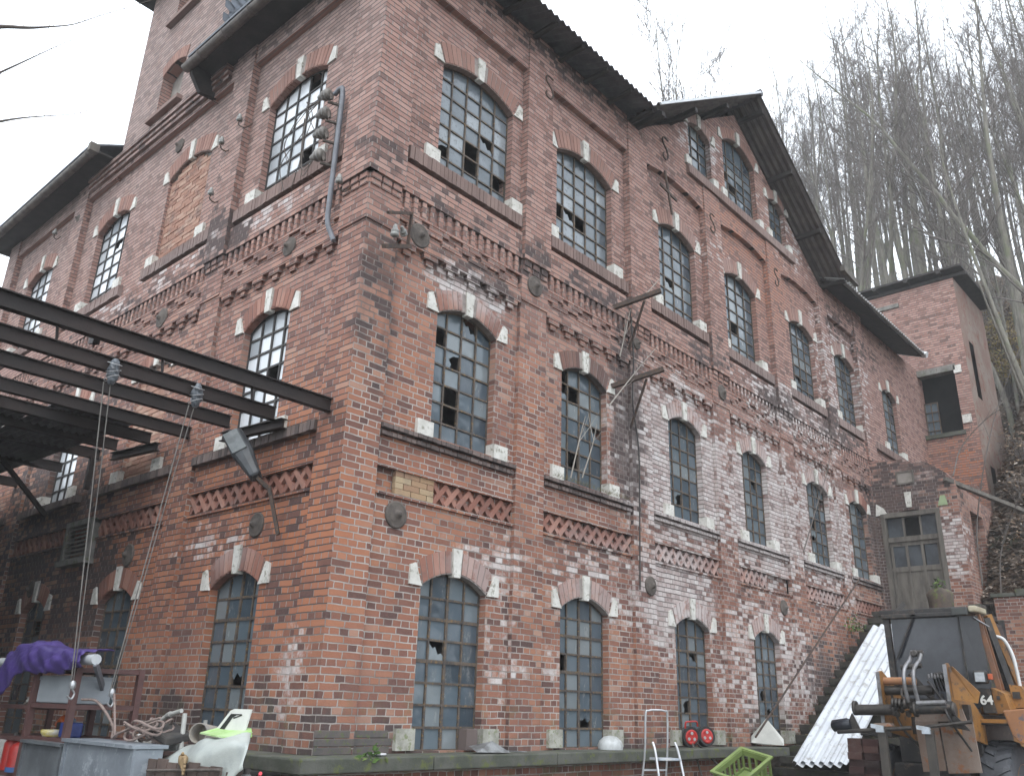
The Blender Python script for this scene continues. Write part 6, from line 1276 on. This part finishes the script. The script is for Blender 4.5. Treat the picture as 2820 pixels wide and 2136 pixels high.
for pts, lab in (([(3.94, -.08, 4.76), (4.1, -.13, 5.42), (4.2, -.15, 5.75)], 'left of two pale dry stems growing from the second window sill'), ([(4.21, -.08, 4.82), (4.40, -.13, 5.36), (4.48, -.15, 5.7)], 'right of two pale dry stems growing from the second window sill'),
      ([(4.9, -.3, 6.9), (5.0, -.35, 7.35), (5.15, -.35, 7.8)], 'pale dead twig standing between the two iron arms'), ([(4.6, -.3, 6.0), (5.14, -.45, 6.7), (5.7, -.5, 7.3)], 'dead twig tangle caught under the lower iron arm'), ([(5.5, -.45, 8.2), (6.05, -.4, 8.75)], 'little dead twig on the tip of the upper iron arm')):
    stem(pts, .012, lab, 'dry_twig' if 'dry_twig' in M else pm('dry_twig', (.36, .33, .29), (.25, .23, .2), 6, .9), side=.18)
leafy = leafm('yellow_brown_leaf', [(0, (.10, .07, .03)), (.4, (.20, .14, .05)), (.75, (.32, .23, .07)), (1, (.17, .17, .06))])
def shrub(x, y, r, h, nl, lab, mat=leafy, group=None, seed=1, ls=1.0):
    o = thing('shrub', lab, 'shrub', (x, y, hill_h(x, y)), group); rr = random.Random(seed); b = Vector((x, y, hill_h(x, y) - .1)); mb = MB(); lf = MB(); tips = []
    for k in range(int(9 + r * 9)):
        a = rr.uniform(0, 6.28); q = r * rr.uniform(.2, 1); e = b + Vector((math.cos(a) * q, math.sin(a) * q, h * rr.uniform(.5, 1))); m_ = b.lerp(e, .5) + Vector((0, 0, h * .12)); c = curve([b, m_, e], 4); mb.tube(c, [.02 - .0017 * i for i in range(len(c))], 4); tips += c[3:]
        for z in range(6):
            p = rr.choice(c[3:]); v = Vector((rr.gauss(0, 1), rr.gauss(0, 1), rr.gauss(.3, .7))).normalized() * rr.uniform(.2, .5); mb.tube([p, p + v], [.008, .004], 3); tips.append(p + v)
    for k in range(nl):
        p = rr.choice(tips) + Vector((rr.gauss(0, .13), rr.gauss(0, .13), rr.gauss(0, .12))); u = Vector((rr.gauss(0, 1), rr.gauss(0, 1), rr.gauss(0, .7))).normalized(); w = u.orthogonal().normalized(); s = rr.uniform(.03, .065) * ls; lf.quad(p - u * s, p - w * s * .5, p + u * s, p + w * s * .5)
    mb.build('branches', 'twig', o); lf.build('leaves', mat, o); return o
SG = 'yellow leaved shrubs on the slope'
shrub(35.5, .2, 1.7, 2.8, 1500, 'biggest shrub with yellowed leaves on the slope right of the square tower', seed=3, ls=1.7)
shrub(40.0, .9, 1.6, 2.6, 1100, 'higher shrub with yellowed leaves under the wood, right of the square tower', seed=4, ls=1.7)
shrub(31.0, -1.0, 1.1, 1.7, 600, 'low shrub with yellowed leaves at the right edge, nearest the tower', seed=5, ls=1.4)
brown = leafm('brown_bramble_leaf', [(0, (.08, .05, .032)), (.5, (.17, .11, .065)), (1, (.28, .21, .14))])
rr = random.Random(31); pos_ = [(18.6, -3.0), (19.6, -2.7), (19.2, -3.8), (20.6, -3.2), (21.6, -2.5), (22.4, -3.6), (18.2, -4.0), (27.5, -1.6), (28.5, -.7), (33, 1.0), (37.5, 1.6), (43, 1.8), (46, 3.0), (48, 4.5), (42, .2), (49, 6.5), (50, 9), (45.5, 1.0)]
for i, (x, y) in enumerate(pos_):
    near = x < 23
    shrub(x, y, rr.uniform(.5, .8) if near else rr.uniform(1.3, 2.0), rr.uniform(.5, .9) if near else rr.uniform(1.5, 2.6), 160 if near else 420, 'tangle of brown bramble among dead leaves on the bank above the retaining wall' if near else 'grey brown leafless thicket at the foot of the wood', brown, 'brambles on the bank' if near else 'thickets under the wood', 40 + i, 1.0 if near else 1.6)
# little greenery on the stairs and ledges
green = leafm('green_weed_leaf', [(0, (.03, .06, .015)), (.6, (.07, .12, .03)), (1, (.13, .18, .05))])
def weed(c, r, n, lab, seed):
    rr = random.Random(seed); mb = MB(); c = Vector(c)
    for k in range(n):
        p = c + Vector((rr.gauss(0, r), rr.gauss(0, r * .4), abs(rr.gauss(0, r * .8)))); u = Vector((rr.gauss(0, 1), rr.gauss(0, 1), rr.gauss(0, .8))).normalized(); w = u.orthogonal().normalized(); s = rr.uniform(.02, .05); mb.quad(p - u * s, p - w * s * .6, p + u * s, p + w * s * .6)
    tag(mb.build('green_weed', green), lab, 'weed')
weed((13.9, -.12, 3.45), .18, 90, 'green leafy weed growing on the wall at the top of the stairs', 1); weed((.42, -.38, 1.13), .07, 60, 'small green weed hanging over the ledge beside the white dish', 2); weed((14.75, -1.7, 4.36), .12, 50, 'bright moss and weeds on top of the brick stump', 3)
mb = MB(); rr = random.Random(8)
for k in range(260):
    x = rr.uniform(3.6, 5.5); p = Vector((x, -.02 + rr.gauss(0, .02), 4.745)); mb.add([p, p + Vector((.006, 0, 0)), p + Vector((rr.gauss(0, .03), -rr.random() * .05, rr.uniform(.03, .09)))], [(0, 1, 2)])
tag(mb.build('sill_grass', leafm('dry_grass', [(0, (.10, .09, .05)), (.5, (.18, .16, .08)), (1, (.26, .24, .14))])), 'dry grass fringe growing along the second middle window sill', 'grass')

# ================================================================== damp misty air
hz = MB(); hz.box(-30, 175, -60, 120, -1.0, 62); ho = hz.build('haze', bpy.data.materials.new('misty_air')); struct(ho, 'stuff')
hm_ = ho.data.materials[0]; hm_.use_nodes = True; ht = hm_.node_tree; ht.nodes.clear(); hv = ht.nodes.new('ShaderNodeVolumePrincipled'); hv.inputs['Color'].default_value = (1, 1, 1, 1); hv.inputs['Density'].default_value = .0017
ho2 = ht.nodes.new('ShaderNodeOutputMaterial'); ht.links.new(hv.outputs[0], ho2.inputs['Volume'])
